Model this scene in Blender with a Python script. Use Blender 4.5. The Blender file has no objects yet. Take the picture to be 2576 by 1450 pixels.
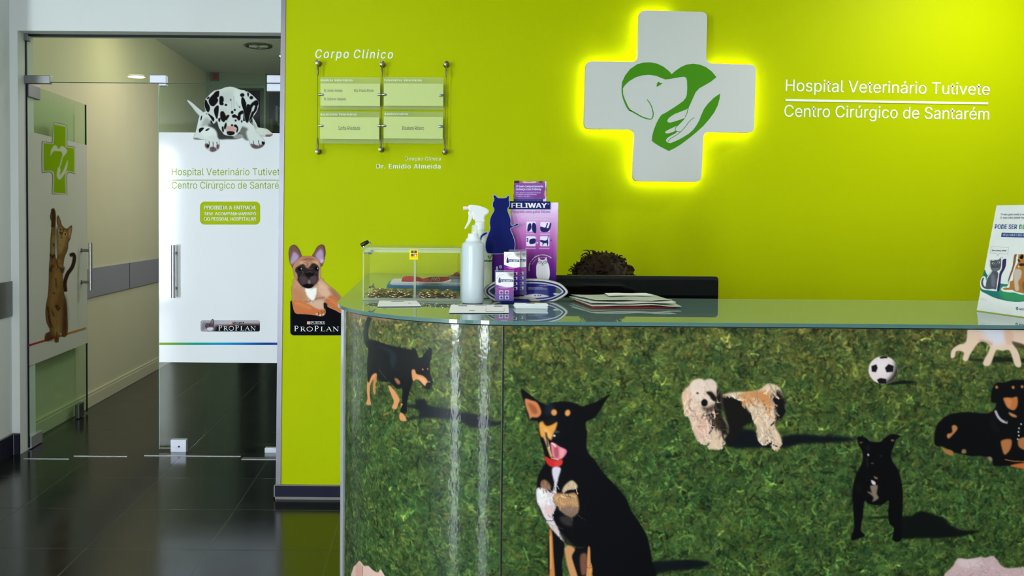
import bpy, bmesh, math, random, os
import numpy as np
from mathutils import Vector, Matrix
random.seed(7); rng = np.random.default_rng(7)
PI = math.pi
S = bpy.context.scene
C = S.collection

# ------------------------------------------------------------------ camera
F, PX, PY_ = 2229.0, 1075.0, 624.0          # focal length and principal point for a 2576 x 1450 picture
H = 1.367
PITCH, ROLL = 0.033, 0.008
RM = Matrix.Rotation(PI/2-PITCH, 3, 'X') @ Matrix.Rotation(ROLL, 3, 'Z')
cam = bpy.data.cameras.new('camera'); co = bpy.data.objects.new('camera', cam); C.objects.link(co)
cam.sensor_width = 36; cam.lens = 36*F/2576
cam.shift_x = (1288-PX)/2576; cam.shift_y = (PY_-725)/2576
co.matrix_world = Matrix.Translation((0, 0, H)) @ RM.to_4x4()
cam.clip_start = .05; cam.clip_end = 60
S.camera = co
R3 = np.array(RM)
# ------------------------------------------------------------------ world, exposure, lamps
S.view_settings.view_transform = 'Standard'; S.view_settings.look = 'None'
S.view_settings.gamma = 1; S.view_settings.use_curve_mapping = False
S.view_settings.exposure = 0.0
w = bpy.data.worlds.new('world'); S.world = w; w.use_nodes = True
w.node_tree.nodes['Background'].inputs[0].default_value = (.75, .9, 1, 1)
w.node_tree.nodes['Background'].inputs[1].default_value = .06
CEIL = 2.78
def area(name, loc, target, sx, sy, power, col, shape='RECTANGLE', spread=None):
    l = bpy.data.lights.new(name, 'AREA'); l.shape = shape; l.size = sx; l.size_y = sy; l.energy = power; l.color = col
    if spread: l.spread = spread
    o = bpy.data.objects.new(name, l); C.objects.link(o); o.location = loc
    o.rotation_euler = (Vector(target)-Vector(loc)).to_track_quat('-Z', 'Y').to_euler()
    return o
DAY = (.84, .94, 1)
# daylight through the two street windows behind the camera
WIN = ((-4.32, .8), (-1.72, .6))
for (wx, ww), pw in zip(WIN, (140, 80)):       # bright sky above, dimmer street below
    area('window_daylight', (wx, -3.62, 2.06), (wx, 0, 2.06), ww, .76, pw, DAY)
    area('window_streetlight', (wx, -3.62, .86), (wx, 0, .86), ww, 1.6, pw*1.55, DAY)
area('side_fill_light', (4.1, -1.2, 1.6), (0, -1.2, 1.4), 1.5, 1.5, 26, DAY)  # added fill for the counter things and cross, from an invented side window
# ceiling lamps of the waiting room and the reception; the first is added to brighten the counter
LAMPS = ((.5, 1.6, 6), (-2.9, 1.4, 6), (-1.2, 2.6, 5.5), (-1.2, .2, 9), (1.0, .4, 5), (2.9, .6, 4), (1.9, 3.1, 2.2), (-.4, 3.3, 2.8))
for x, y, p in LAMPS:
    area('ceiling_lamp_light', (x, y, CEIL-.03), (x, y, 0), .17, .17, p, (1, .96, .88), 'DISK')
area('reception_spot_light', (2.55, 3.55, CEIL-.03), (2.55, 3.7, 0), .17, .17, 17, (1, .96, .86), 'DISK')
# corridor
area('corridor_near_fill', (-1.35, 5.75, 2.88), (-1.7, 5.7, 0), .17, .17, 2.5, (1, .95, .8), 'DISK')  # added fill out of view, lifts the wall behind the open leaf
area('corridor_lamp_light', (-1.75, 6.6, 2.88), (-2.0, 6.75, 0), .17, .17, 7, (1, .9, .66), 'DISK')
area('corridor_far_fill', (-.75, 7.4, 2.5), (-2.0, 7.4, .6), .5, .5, 12, (.92, 1, .92))  # added fill without a fixture, lifts the whole corridor

# ------------------------------------------------------------------ helpers: picture -> place
def rays(u, v):
    u = np.asarray(u, float); v = np.asarray(v, float)
    d = np.stack([(u-PX)/F, -(v-PY_)/F, -np.ones_like(u)], -1)
    return d @ R3.T
def atY(u, v, Y):
    d = rays(u, v); t = Y/d[..., 1]
    p = d*t[..., None]; p[..., 2] += H
    return p
def atZ(u, v, z):
    d = rays(u, v); t = (z-H)/d[..., 2]
    p = d*t[..., None]; p[..., 2] += H
    return p
def atP(u, v, p0, n):
    d = rays(u, v); p0 = np.array(p0, float)-np.array((0, 0, H)); n = np.array(n, float)
    t = (p0@n)/(d@n); p = d*t[..., None]; p[..., 2] += H
    return p
def pY(u, v, Y): return Vector(atY(np.array([u]), np.array([v]), Y)[0])
def pZ(u, v, z): return Vector(atZ(np.array([u]), np.array([v]), z)[0])
def mapY(Y): return lambda u, v: atY(u, v, Y)
def mapZ(z): return lambda u, v: atZ(u, v, z)
def mapP(p0, n): return lambda u, v: atP(u, v, p0, n)
def proj(p):
    q = RM.transposed() @ (Vector(p)-Vector((0, 0, H)))
    return PX-F*q.x/q.z, PY_+F*q.y/q.z

# ------------------------------------------------------------------ helpers: materials
def s2l(c):
    c = np.asarray(c, float)/255.
    return np.where(c <= .04045, c/12.92, ((c+.055)/1.055)**2.4)
def lin(*c): return tuple(float(x) for x in s2l(c)) + (1.,)
MATS = {}
def nd(nt, t, **kw):
    n = nt.nodes.new(t)
    for k, v in kw.items(): setattr(n, k, v)
    return n
def mat(name, col, rough=.5, metal=0., spec=.2, var=.06, scale=30., bump=0., bscale=80., coat=0., trans=0., emit=None, estr=0.):
    if name in MATS: return MATS[name]
    m = bpy.data.materials.new(name); m.use_nodes = True; nt = m.node_tree
    b = nt.nodes['Principled BSDF']
    b.inputs['Roughness'].default_value = rough; b.inputs['Metallic'].default_value = metal
    b.inputs['Specular IOR Level'].default_value = spec; b.inputs['Coat Weight'].default_value = coat
    b.inputs['Coat Roughness'].default_value = .03
    b.inputs['Transmission Weight'].default_value = trans
    tc = nd(nt, 'ShaderNodeTexCoord'); nz = nd(nt, 'ShaderNodeTexNoise'); nz.inputs['Scale'].default_value = scale
    nt.links.new(tc.outputs['Object'], nz.inputs['Vector'])
    mx = nd(nt, 'ShaderNodeMix', data_type='RGBA'); c = col[:3]
    mx.inputs[6].default_value = tuple(x*(1-var) for x in c)+(1,)
    mx.inputs[7].default_value = tuple(min(1, x*(1+var)) for x in c)+(1,)
    nt.links.new(nz.outputs['Fac'], mx.inputs[0]); nt.links.new(mx.outputs[2], b.inputs['Base Color'])
    if bump:
        bn = nd(nt, 'ShaderNodeTexNoise'); bn.inputs['Scale'].default_value = bscale
        nt.links.new(tc.outputs['Object'], bn.inputs['Vector'])
        bp = nd(nt, 'ShaderNodeBump'); bp.inputs['Strength'].default_value = bump; bp.inputs['Distance'].default_value = .004
        nt.links.new(bn.outputs['Fac'], bp.inputs['Height']); nt.links.new(bp.outputs['Normal'], b.inputs['Normal'])
    if emit:
        b.inputs['Emission Color'].default_value = emit; b.inputs['Emission Strength'].default_value = estr
    MATS[name] = m
    return m
def clear(name, tint, ior=1.45, rough=.0, haze=0., hcol=(1, 1, 1, 1), refl=1.):
    """thin clear sheet: tinted see-through plus a Fresnel reflection and a little haze"""
    if name in MATS: return MATS[name]
    m = bpy.data.materials.new(name); m.use_nodes = True; nt = m.node_tree; nt.nodes.clear()
    out = nd(nt, 'ShaderNodeOutputMaterial'); tr = nd(nt, 'ShaderNodeBsdfTransparent'); gl = nd(nt, 'ShaderNodeBsdfGlossy')
    nz = nd(nt, 'ShaderNodeTexNoise'); nz.inputs['Scale'].default_value = 3
    mxc = nd(nt, 'ShaderNodeMix', data_type='RGBA')
    mxc.inputs[6].default_value = tint; mxc.inputs[7].default_value = tuple(min(1, x*1.02) for x in tint[:3])+(1,)
    nt.links.new(nz.outputs['Fac'], mxc.inputs[0]); nt.links.new(mxc.outputs[2], tr.inputs['Color'])
    gl.inputs['Roughness'].default_value = rough
    fr = nd(nt, 'ShaderNodeFresnel'); fr.inputs['IOR'].default_value = ior
    ml = nd(nt, 'ShaderNodeMath', operation='MULTIPLY'); ml.inputs[1].default_value = refl
    ge = nd(nt, 'ShaderNodeNewGeometry'); iv = nd(nt, 'ShaderNodeMath', operation='SUBTRACT'); iv.inputs[0].default_value = 1; m0 = nd(nt, 'ShaderNodeMath', operation='MULTIPLY')
    nt.links.new(ge.outputs['Backfacing'], iv.inputs[1]); nt.links.new(fr.outputs[0], m0.inputs[0]); nt.links.new(iv.outputs[0], m0.inputs[1]); nt.links.new(m0.outputs[0], ml.inputs[0])
    mx = nd(nt, 'ShaderNodeMixShader'); nt.links.new(ml.outputs[0], mx.inputs[0])
    last = tr.outputs[0]
    if haze:
        df = nd(nt, 'ShaderNodeBsdfDiffuse'); df.inputs['Color'].default_value = hcol
        m2 = nd(nt, 'ShaderNodeMixShader'); m2.inputs[0].default_value = haze
        nt.links.new(tr.outputs[0], m2.inputs[1]); nt.links.new(df.outputs[0], m2.inputs[2]); last = m2.outputs[0]
    nt.links.new(last, mx.inputs[1]); nt.links.new(gl.outputs[0], mx.inputs[2]); nt.links.new(mx.outputs[0], out.inputs[0])
    MATS[name] = m
    return m
def printmat(name, rough=.4, spec=.4, coat=0., bump=0., bscale=(60, 60, 60), cutout=False, coatior=1.5, var=.04, coatrough=.04):
    """printed picture: colour of the ink is stored on the sheet's own points"""
    if name in MATS: return MATS[name]
    m = bpy.data.materials.new(name); m.use_nodes = True; nt = m.node_tree
    b = nt.nodes['Principled BSDF']; out = nt.nodes['Material Output']
    at = nd(nt, 'ShaderNodeAttribute', attribute_name='ink')
    tc = nd(nt, 'ShaderNodeTexCoord'); nz = nd(nt, 'ShaderNodeTexNoise'); nz.inputs['Scale'].default_value = 220
    nt.links.new(tc.outputs['Object'], nz.inputs['Vector'])
    hs = nd(nt, 'ShaderNodeHueSaturation'); mr = nd(nt, 'ShaderNodeMapRange')
    mr.inputs[3].default_value = 1-var; mr.inputs[4].default_value = 1+var
    nt.links.new(nz.outputs['Fac'], mr.inputs[0]); nt.links.new(mr.outputs[0], hs.inputs['Value'])
    nt.links.new(at.outputs['Color'], hs.inputs['Color']); nt.links.new(hs.outputs[0], b.inputs['Base Color'])
    b.inputs['Roughness'].default_value = rough; b.inputs['Specular IOR Level'].default_value = spec
    b.inputs['Coat Weight'].default_value = coat; b.inputs['Coat Roughness'].default_value = coatrough; b.inputs['Coat IOR'].default_value = coatior
    if bump:
        mp = nd(nt, 'ShaderNodeMapping'); mp.inputs['Scale'].default_value = bscale
        bn = nd(nt, 'ShaderNodeTexNoise'); bn.inputs['Scale'].default_value = 1; bn.inputs['Detail'].default_value = 1
        nt.links.new(tc.outputs['Object'], mp.inputs[0]); nt.links.new(mp.outputs[0], bn.inputs['Vector'])
        bp = nd(nt, 'ShaderNodeBump'); bp.inputs['Strength'].default_value = bump; bp.inputs['Distance'].default_value = .002
        nt.links.new(bn.outputs['Fac'], bp.inputs['Height']); nt.links.new(bp.outputs['Normal'], b.inputs['Coat Normal'])
    if cutout:
        a2 = nd(nt, 'ShaderNodeAttribute', attribute_name='cover'); tr = nd(nt, 'ShaderNodeBsdfTransparent')
        mx = nd(nt, 'ShaderNodeMixShader'); nt.links.new(a2.outputs['Fac'], mx.inputs[0])
        nt.links.new(tr.outputs[0], mx.inputs[1]); nt.links.new(b.outputs[0], mx.inputs[2]); nt.links.new(mx.outputs[0], out.inputs[0])
    MATS[name] = m
    return m

# ------------------------------------------------------------------ helpers: objects
def tag(o, label=None, cat=None, group=None, kind=None):
    if label: o['label'] = label
    if cat: o['category'] = cat
    if group: o['group'] = group
    if kind: o['kind'] = kind
    return o
def thing(name, label, cat, loc=(0, 0, 0), group=None):
    o = bpy.data.objects.new(name, None); C.objects.link(o); o.location = loc; o.empty_display_size = .05
    return tag(o, label, cat, group)
def link(name, me, parent=None):
    o = bpy.data.objects.new(name, me); C.objects.link(o)
    if parent is not None:
        o.parent = parent
        base = Vector((0, 0, 0)); q = parent
        while q is not None: base += Vector(q.location); q = q.parent
        o.location = -base
    return o
def structure(name): 
    o = bpy.data.objects.new(name, None); C.objects.link(o); o['kind'] = 'structure'; return o
class MB:
    def __init__(s): s.b = bmesh.new()
    def face(s, pts): return s.b.faces.new([s.b.verts.new(Vector(p)) for p in pts])
    def box(s, x0, x1, y0, y1, z0, z1, bev=0, M=None, seg=2):
        r = bmesh.ops.create_cube(s.b, size=1); v = r['verts']
        for q in v: q.co = Vector((x0 if q.co.x < 0 else x1, y0 if q.co.y < 0 else y1, z0 if q.co.z < 0 else z1))
        if bev:
            e = list({e for q in v for e in q.link_edges})
            g = bmesh.ops.bevel(s.b, geom=e, offset=bev, segments=seg, affect='EDGES', profile=.5)
            v = list({q for f in g['faces'] for q in f.verts} | {q for q in v if q.is_valid})
            v = [q for q in v if q.is_valid]
        if M is not None:
            for q in v: q.co = M @ q.co
        return s
    def hexa(s, p):      # eight corners: bottom loop then top loop
        v = [s.b.verts.new(Vector(q)) for q in p]
        for f in ((3, 2, 1, 0), (4, 5, 6, 7), (0, 1, 5, 4), (1, 2, 6, 5), (2, 3, 7, 6), (3, 0, 4, 7)): s.b.faces.new([v[i] for i in f])
        return s
    def prism(s, pts, d):   # polygon extruded along d
        d = Vector(d); a = [s.b.verts.new(Vector(p)) for p in pts]; b = [s.b.verts.new(Vector(p)+d) for p in pts]
        s.b.faces.new(a); s.b.faces.new(b[::-1]); n = len(a)
        for i in range(n): s.b.faces.new([a[i], b[i], b[(i+1) % n], a[(i+1) % n]])
        return s
    def lathe(s, prof, c=(0, 0, 0), n=32, M=None):
        rings = []
        for r, z in prof:
            ring = []
            for k in range(n):
                p = Vector((max(r, 1e-5)*math.cos(2*PI*k/n), max(r, 1e-5)*math.sin(2*PI*k/n), z))
                if M is not None: p = M @ p
                ring.append(s.b.verts.new(p+Vector(c)))
            rings.append(ring)
        for a, b in zip(rings, rings[1:]):
            for k in range(n): s.b.faces.new([a[k], a[(k+1) % n], b[(k+1) % n], b[k]])
        s.b.faces.new(rings[0][::-1]); s.b.faces.new(rings[-1])
        return s
    def cyl(s, p0, p1, r, r1=None, n=20):
        p0 = Vector(p0); p1 = Vector(p1); M = (p1-p0).to_track_quat('Z', 'Y').to_matrix()
        return s.lathe([(r, 0), (r if r1 is None else r1, (p1-p0).length)], p0, n, M)
    def tube(s, pts, rad, n=8):
        pts = [Vector(p) for p in pts]; rings = []
        rad = rad if hasattr(rad, '__len__') else [rad]*len(pts)
        up = None
        for i, p in enumerate(pts):
            t = (pts[min(i+1, len(pts)-1)]-pts[max(i-1, 0)]).normalized()
            if up is None: up = t.orthogonal().normalized()
            up = (up-t*up.dot(t)).normalized(); side = t.cross(up)
            rings.append([s.b.verts.new(p+(up*math.cos(2*PI*k/n)+side*math.sin(2*PI*k/n))*rad[i]) for k in range(n)])
        for a, b in zip(rings, rings[1:]):
            for k in range(n): s.b.faces.new([a[k], a[(k+1) % n], b[(k+1) % n], b[k]])
        s.b.faces.new(rings[0][::-1]); s.b.faces.new(rings[-1])
        return s
    def ball(s, c, r, sub=3, sc=(1, 1, 1)):
        g = bmesh.ops.create_icosphere(s.b, subdivisions=sub, radius=r)
        for q in g['verts']: q.co = Vector((q.co.x*sc[0], q.co.y*sc[1], q.co.z*sc[2]))+Vector(c)
        return s
    def build(s, name, m, parent=None, smooth=False, angle=40):
        bmesh.ops.recalc_face_normals(s.b, faces=s.b.faces)
        me = bpy.data.meshes.new(name); s.b.to_mesh(me); s.b.free(); me.materials.append(m)
        if smooth:
            me.shade_smooth()
            if angle: me.set_sharp_from_angle(angle=math.radians(angle))
        return link(name, me, parent)
def rrect(x0, y0, x1, y1, r, n=6):
    pts = []
    for cx, cy, a0 in ((x1-r, y1-r, 0), (x0+r, y1-r, 90), (x0+r, y0+r, 180), (x1-r, y0+r, 270)):
        for k in range(n+1):
            a = math.radians(a0+90*k/n); pts.append((cx+r*math.cos(a), cy+r*math.sin(a)))
    return pts
def flatpoly(name, pts, mp, m, parent, thick=None):
    """flat piece cut to an outline that is given in picture measures and laid on its own surface"""
    a = np.array(pts, float); P = mp(a[:, 0], a[:, 1]); b = MB()
    from mathutils.geometry import tessellate_polygon
    tri = tessellate_polygon([[Vector((q[0], q[1], 0)) for q in a]])
    if thick is None: vs = [b.b.verts.new(Vector(q)) for q in P]
    else: 
        d = Vector(thick); vs = [b.b.verts.new(Vector(q)+d) for q in P]; lo = [b.b.verts.new(Vector(q)) for q in P]; n = len(vs)
        for i in range(n): b.b.faces.new([vs[i], lo[i], lo[(i+1) % n], vs[(i+1) % n]])
        for t in tri: b.b.faces.new([lo[i] for i in t])
    for t in tri: b.b.faces.new([vs[i] for i in t])
    return b.build(name, m, parent)

# ------------------------------------------------------------------ helpers: lettering
FONTS = {}
def font(k):
    if k not in FONTS:
        f = None
        if k == 'i':
            try: f = bpy.data.fonts.load(os.path.join(bpy.utils.system_resource('DATAFILES'), 'fonts', 'Inter.woff2'))
            except Exception: f = None
        FONTS[k] = f
    return FONTS[k]
def glyphs(s, k='i', shear=0, bold=0, sp=1.):
    cu = bpy.data.curves.new('t', 'FONT'); cu.body = s; cu.size = 1; cu.shear = shear; cu.offset = bold; cu.space_character = sp
    cu.resolution_u = 4
    f = font(k)
    if f: cu.font = f
    o = bpy.data.objects.new('t', cu); C.objects.link(o)
    dg = bpy.context.evaluated_depsgraph_get()
    me = bpy.data.meshes.new_from_object(o.evaluated_get(dg)); bpy.data.objects.remove(o); bpy.data.curves.remove(cu)
    return me
CAPS = {}
def text(s, l, r, b, cap, mp, m, parent=None, name='lettering', k='i', shear=0, bold=0, br=None, sp=1., lean=0., rot180=False, arc=None):
    """one line of lettering from l to r on baseline b with capitals cap high"""
    if (k, ) not in CAPS:
        q = glyphs('H', k); CAPS[(k, )] = max(v.co.y for v in q.vertices); bpy.data.meshes.remove(q)
    ch = CAPS[(k, )]
    me = glyphs(s, k, shear, 0, sp)
    if bold:
        bm = bmesh.new()
        for dx in (-bold, 0, bold):
            i0 = len(bm.verts); bm.from_mesh(me); bm.verts.ensure_lookup_table()
            for q in bm.verts[i0:]: q.co.x += dx
        bm.to_mesh(me); bm.free()
    n = len(me.vertices); a = np.empty(n*3, np.float32); me.vertices.foreach_get('co', a); a = a.reshape(-1, 3)
    t = (a[:, 0]-a[:, 0].min())/max(1e-6, np.ptp(a[:, 0])); h = a[:, 1]/ch
    if rot180: t = 1-t; h = 1-h
    br = b if br is None else br
    if arc is None:
        u = l+t*(r-l)+lean*h*cap; v = b+t*(br-b)-h*cap
    else:
        cx, cy, rad, a0, a1 = arc; an = np.radians(a0+(a1-a0)*t); u = cx+(rad+h*cap)*np.cos(an); v = cy-(rad+h*cap)*np.sin(an)
    P = mp(u, v)
    if bold:
        q = mp(np.array([l, l+1., l]), np.array([b, b, b+1.])); nn = np.cross(q[1]-q[0], q[2]-q[0]); nn /= np.linalg.norm(nn)
        if nn @ (np.array((0, 0, H))-q[0]) < 0: nn = -nn
        P = P+nn*(np.repeat(np.arange(3), n//3)*.00025)[:, None]
    P = P.astype(np.float32); me.vertices.foreach_set('co', P.ravel()); me.update()
    me.materials.clear(); me.materials.append(m); me.name = name
    return link(name, me, parent)

# ------------------------------------------------------------------ helpers: printed pictures
def gauss(a, s):
    if s <= .05: return a
    r = max(1, int(3*s+.5)); x = np.arange(-r, r+1); k = np.exp(-x*x/(2*s*s)); k /= k.sum()
    p = np.pad(a, [(r, r), (r, r)]+[(0, 0)]*(a.ndim-2), mode='edge')
    t = sum(k[i]*p[i:i+a.shape[0]] for i in range(2*r+1))
    return sum(k[i]*t[:, i:i+a.shape[1]] for i in range(2*r+1))
def cat(pts, n=5):
    p = np.asarray(pts, float); q = []
    for i in range(len(p)):
        a, b, c, d = p[i-1], p[i], p[(i+1) % len(p)], p[(i+2) % len(p)]
        for k in range(n):
            t = k/n
            q.append(.5*((2*b)+(-a+c)*t+(2*a-5*b+4*c-d)*t*t+(-a+3*b-3*c+d)*t**3))
    return np.array(q)
def pp(s): return [tuple(float(x) for x in q.split(',')) for q in s.split()]
class Canvas:
    def __init__(s, x0, y0, x1, y1, cell, T=None, bg=None):
        s.x0, s.y0, s.c = x0, y0, cell; s.T = T
        s.w = int((x1-x0)/cell)+1; s.h = int((y1-y0)/cell)+1
        s.rgb = np.zeros((s.h, s.w, 3)); s.a = np.zeros((s.h, s.w))
        if bg is not None: s.rgb[:] = bg; s.a[:] = 1
        s.z = None; s.m = None
    def at(s, ox, oy, k): s.z = (ox, oy, k); return s      # following points are in an enlarged view
    def tr(s, pts):
        p = np.asarray(pts, float)
        if s.z: p = p*s.z[2]+np.array(s.z[:2])
        if s.T: p = s.T(p)
        return (p-np.array((s.x0, s.y0)))/s.c
    def k(s): return (s.z[2] if s.z else 1)/s.c
    def mask(s, p):
        m = np.zeros((s.h, s.w)); SS = 3
        y0 = max(0, int(p[:, 1].min())-1); y1 = min(s.h, int(p[:, 1].max())+2)
        xa, ya = p[:, 0], p[:, 1]; xb, yb = np.roll(xa, -1), np.roll(ya, -1); ix = np.arange(s.w)
        for r in range(y0, y1):
            for q in range(SS):
                yy = r-.5+(q+.5)/SS; hit = ((ya <= yy) & (yb > yy)) | ((yb <= yy) & (ya > yy))
                if not hit.any(): continue
                xs = np.sort(xa[hit]+(yy-ya[hit])/(yb[hit]-ya[hit])*(xb[hit]-xa[hit]))+.5
                for i in range(0, len(xs)-1, 2):
                    m[r] += (np.clip(xs[i+1]-ix, 0, 1)-np.clip(xs[i]-ix, 0, 1))/SS
        return np.clip(m, 0, 1)
    def put(s, m, col, op=1., only=None):
        m = m*op
        if only is not None: m = m*only
        s.rgb = s.rgb*(1-m[..., None])+np.asarray(col, float)*m[..., None]
        s.a = np.maximum(s.a, m) if not s.lock else s.a
        s.m = m
        return m
    lock = False
    def poly(s, pts, col, soft=1., op=1., smooth=True, only=None, n=4):
        if isinstance(pts, str): pts = pp(pts)
        p = s.tr(cat(pts, n) if smooth else pts)
        return s.put(gauss(s.mask(p), soft*s.k()*.5), col, op, only)
    def blob(s, x, y, rx, ry, col, rot=0, soft=2., op=1., only=None):
        a = np.linspace(0, 2*PI, 28, endpoint=False); c, q = math.cos(math.radians(rot)), math.sin(math.radians(rot))
        pts = np.stack([x+rx*np.cos(a)*c-ry*np.sin(a)*q, y+rx*np.cos(a)*q+ry*np.sin(a)*c], -1)
        return s.put(gauss(s.mask(s.tr(pts)), soft*s.k()*.5), col, op, only)
    def line(s, pts, w, col, w1=None, soft=1., op=1., only=None):
        if isinstance(pts, str): pts = pp(pts)
        p = np.asarray(pts, float)
        if len(p) > 2:
            q = np.vstack([2*p[0]-p[1], p, 2*p[-1]-p[-2]]); o = []
            for i in range(1, len(q)-2):
                a, b, c, d = q[i-1], q[i], q[i+1], q[i+2]
                for t in np.linspace(0, 1, 6, endpoint=False): o.append(.5*((2*b)+(-a+c)*t+(2*a-5*b+4*c-d)*t*t+(-a+3*b-3*c+d)*t**3))
            p = np.array(o+[p[-1]])
        w1 = w if w1 is None else w1; n = len(p); ww = np.linspace(w, w1, n)/2
        d = np.gradient(p, axis=0); d /= np.maximum(np.linalg.norm(d, axis=1, keepdims=True), 1e-6); nn = np.stack([-d[:, 1], d[:, 0]], -1)
        return s.put(gauss(s.mask(s.tr(np.vstack([p+nn*ww[:, None], (p-nn*ww[:, None])[::-1]]))), soft*s.k()*.5), col, op, only)
    def fur(s, m, n, ln, ang, spread=25, jit=.3, wid=1, tint=None, ta=0., thr=.5):
        """n short strands inside mask m, each in the local colour made lighter or darker"""
        ys, xs = np.nonzero(m > thr)
        if len(ys) == 0: return
        i = rng.integers(0, len(ys), n); y, x = ys[i].astype(float), xs[i].astype(float)
        a = np.radians(ang+rng.normal(0, spread, n)); L = ln*s.k()*rng.uniform(.6, 1.3, n); cur = np.clip(rng.normal(0, .45, n), -.9, .9)
        col = s.rgb[ys[i], xs[i]]*(1+np.clip(rng.normal(0, jit, n), -1.9*jit, 1.7*jit))[:, None]
        if tint is not None: col = col*(1-ta)+np.asarray(tint, float)*ta
        st = int(max(4, ln*s.k()*1.6))
        for t in np.linspace(0, 1, st):
            ax = x+np.cos(a+cur*t)*L*t; ay = y-np.sin(a+cur*t)*L*t
            for o in range(wid):
                jx = np.clip((ax+o*np.sin(a)).round().astype(int), 0, s.w-1); jy = np.clip((ay+o*np.cos(a)).round().astype(int), 0, s.h-1)
                ok = m[jy, jx] > .12
                s.rgb[jy[ok], jx[ok]] = np.clip(col[ok], 0, 255)
    def cloud(s, cell):
        h, w = int(s.h/cell)+3, int(s.w/cell)+3; g = rng.normal(0, 1, (h, w))
        y = np.arange(s.h)/cell; x = np.arange(s.w)/cell; iy = y.astype(int); ix = x.astype(int); fy = (y-iy)[:, None]; fx = (x-ix)[None]
        fy = fy*fy*(3-2*fy); fx = fx*fx*(3-2*fx)
        return (g[iy][:, ix]*(1-fy)+g[iy+1][:, ix]*fy)*(1-fx)+(g[iy][:, ix+1]*(1-fy)+g[iy+1][:, ix+1]*fy)*fx
    def blur(s, sg): s.rgb = gauss(s.rgb, sg); return s
    def mesh(s, name, mp, m, parent, gain=1., cols=None, thr=.03):
        """sheet with the picture's colours on its points; cols picks a range of columns"""
        c0, c1 = cols or (0, s.w); rgb = s.rgb[:, c0:c1]; al = s.a[:, c0:c1]; h, w = al.shape
        gx, gy = np.meshgrid(s.x0+(np.arange(c0, c1))*s.c, s.y0+np.arange(h)*s.c)
        keep = al > thr; q = keep[:-1, :-1] | keep[1:, :-1] | keep[:-1, 1:] | keep[1:, 1:]
        iy, ix = np.nonzero(q); base = iy*w+ix
        quads = np.stack([base, base+w, base+w+1, base+1], -1)
        used = np.unique(quads); re = np.full(h*w, -1); re[used] = np.arange(len(used)); quads = re[quads]
        P = mp(gx.ravel()[used], gy.ravel()[used])
        me = bpy.data.meshes.new(name); nv, nf = len(used), len(quads)
        me.vertices.add(nv); me.vertices.foreach_set('co', P.astype(np.float32).ravel())
        me.loops.add(nf*4); me.loops.foreach_set('vertex_index', quads.astype(np.int32).ravel())
        me.polygons.add(nf); me.polygons.foreach_set('loop_start', np.arange(0, nf*4, 4, dtype=np.int32))
        try: me.polygons.foreach_set('loop_total', np.full(nf, 4, np.int32))
        except Exception: pass
        me.update(calc_edges=True); me.validate()
        ink = me.attributes.new('ink', 'FLOAT_COLOR', 'POINT'); c = np.ones((nv, 4), np.float32)
        c[:, :3] = np.clip(s2l(np.clip(rgb.reshape(-1, 3)[used], 0, 255))*gain, 0, .95); ink.data.foreach_set('color', c.ravel())
        cv = me.attributes.new('cover', 'FLOAT', 'POINT'); cv.data.foreach_set('value', al.ravel()[used].astype(np.float32))
        me.materials.append(m); me.shade_smooth()
        return link(name, me, parent)
# ================================================================== the room
GREEN = mat('green_wall_paint', (.445, .53, .0, 1), .5, spec=.04, var=.02, scale=2)
WHITE = mat('white_wall_paint', lin(230, 234, 232), .6, spec=.3, var=.02, scale=3)
CREAM = mat('cream_wall_paint', lin(226, 220, 190), .45, spec=.4, var=.03, scale=3)
CEILM = mat('ceiling_paint', lin(215, 218, 216), .8, spec=.2, var=.02)
STEEL = mat('brushed_steel', lin(176, 174, 180), .28, metal=1, var=.08, scale=60)
STEELD = mat('dull_steel', lin(132, 132, 132), .38, metal=1, var=.1, scale=60)
ALU = mat('satin_aluminium', lin(216, 216, 224), .35, metal=.75, var=.04, scale=40)
BLACK = mat('black_rubber', lin(18, 20, 22), .5)
SKIRT = mat('dark_skirting_tile', lin(40, 40, 56), .4, spec=.04, var=.15, scale=12)
SKIRTW = mat('cream_skirting', lin(216, 212, 184), .4)
GROUT = mat('pale_grout', lin(128, 124, 120), .8)

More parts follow.
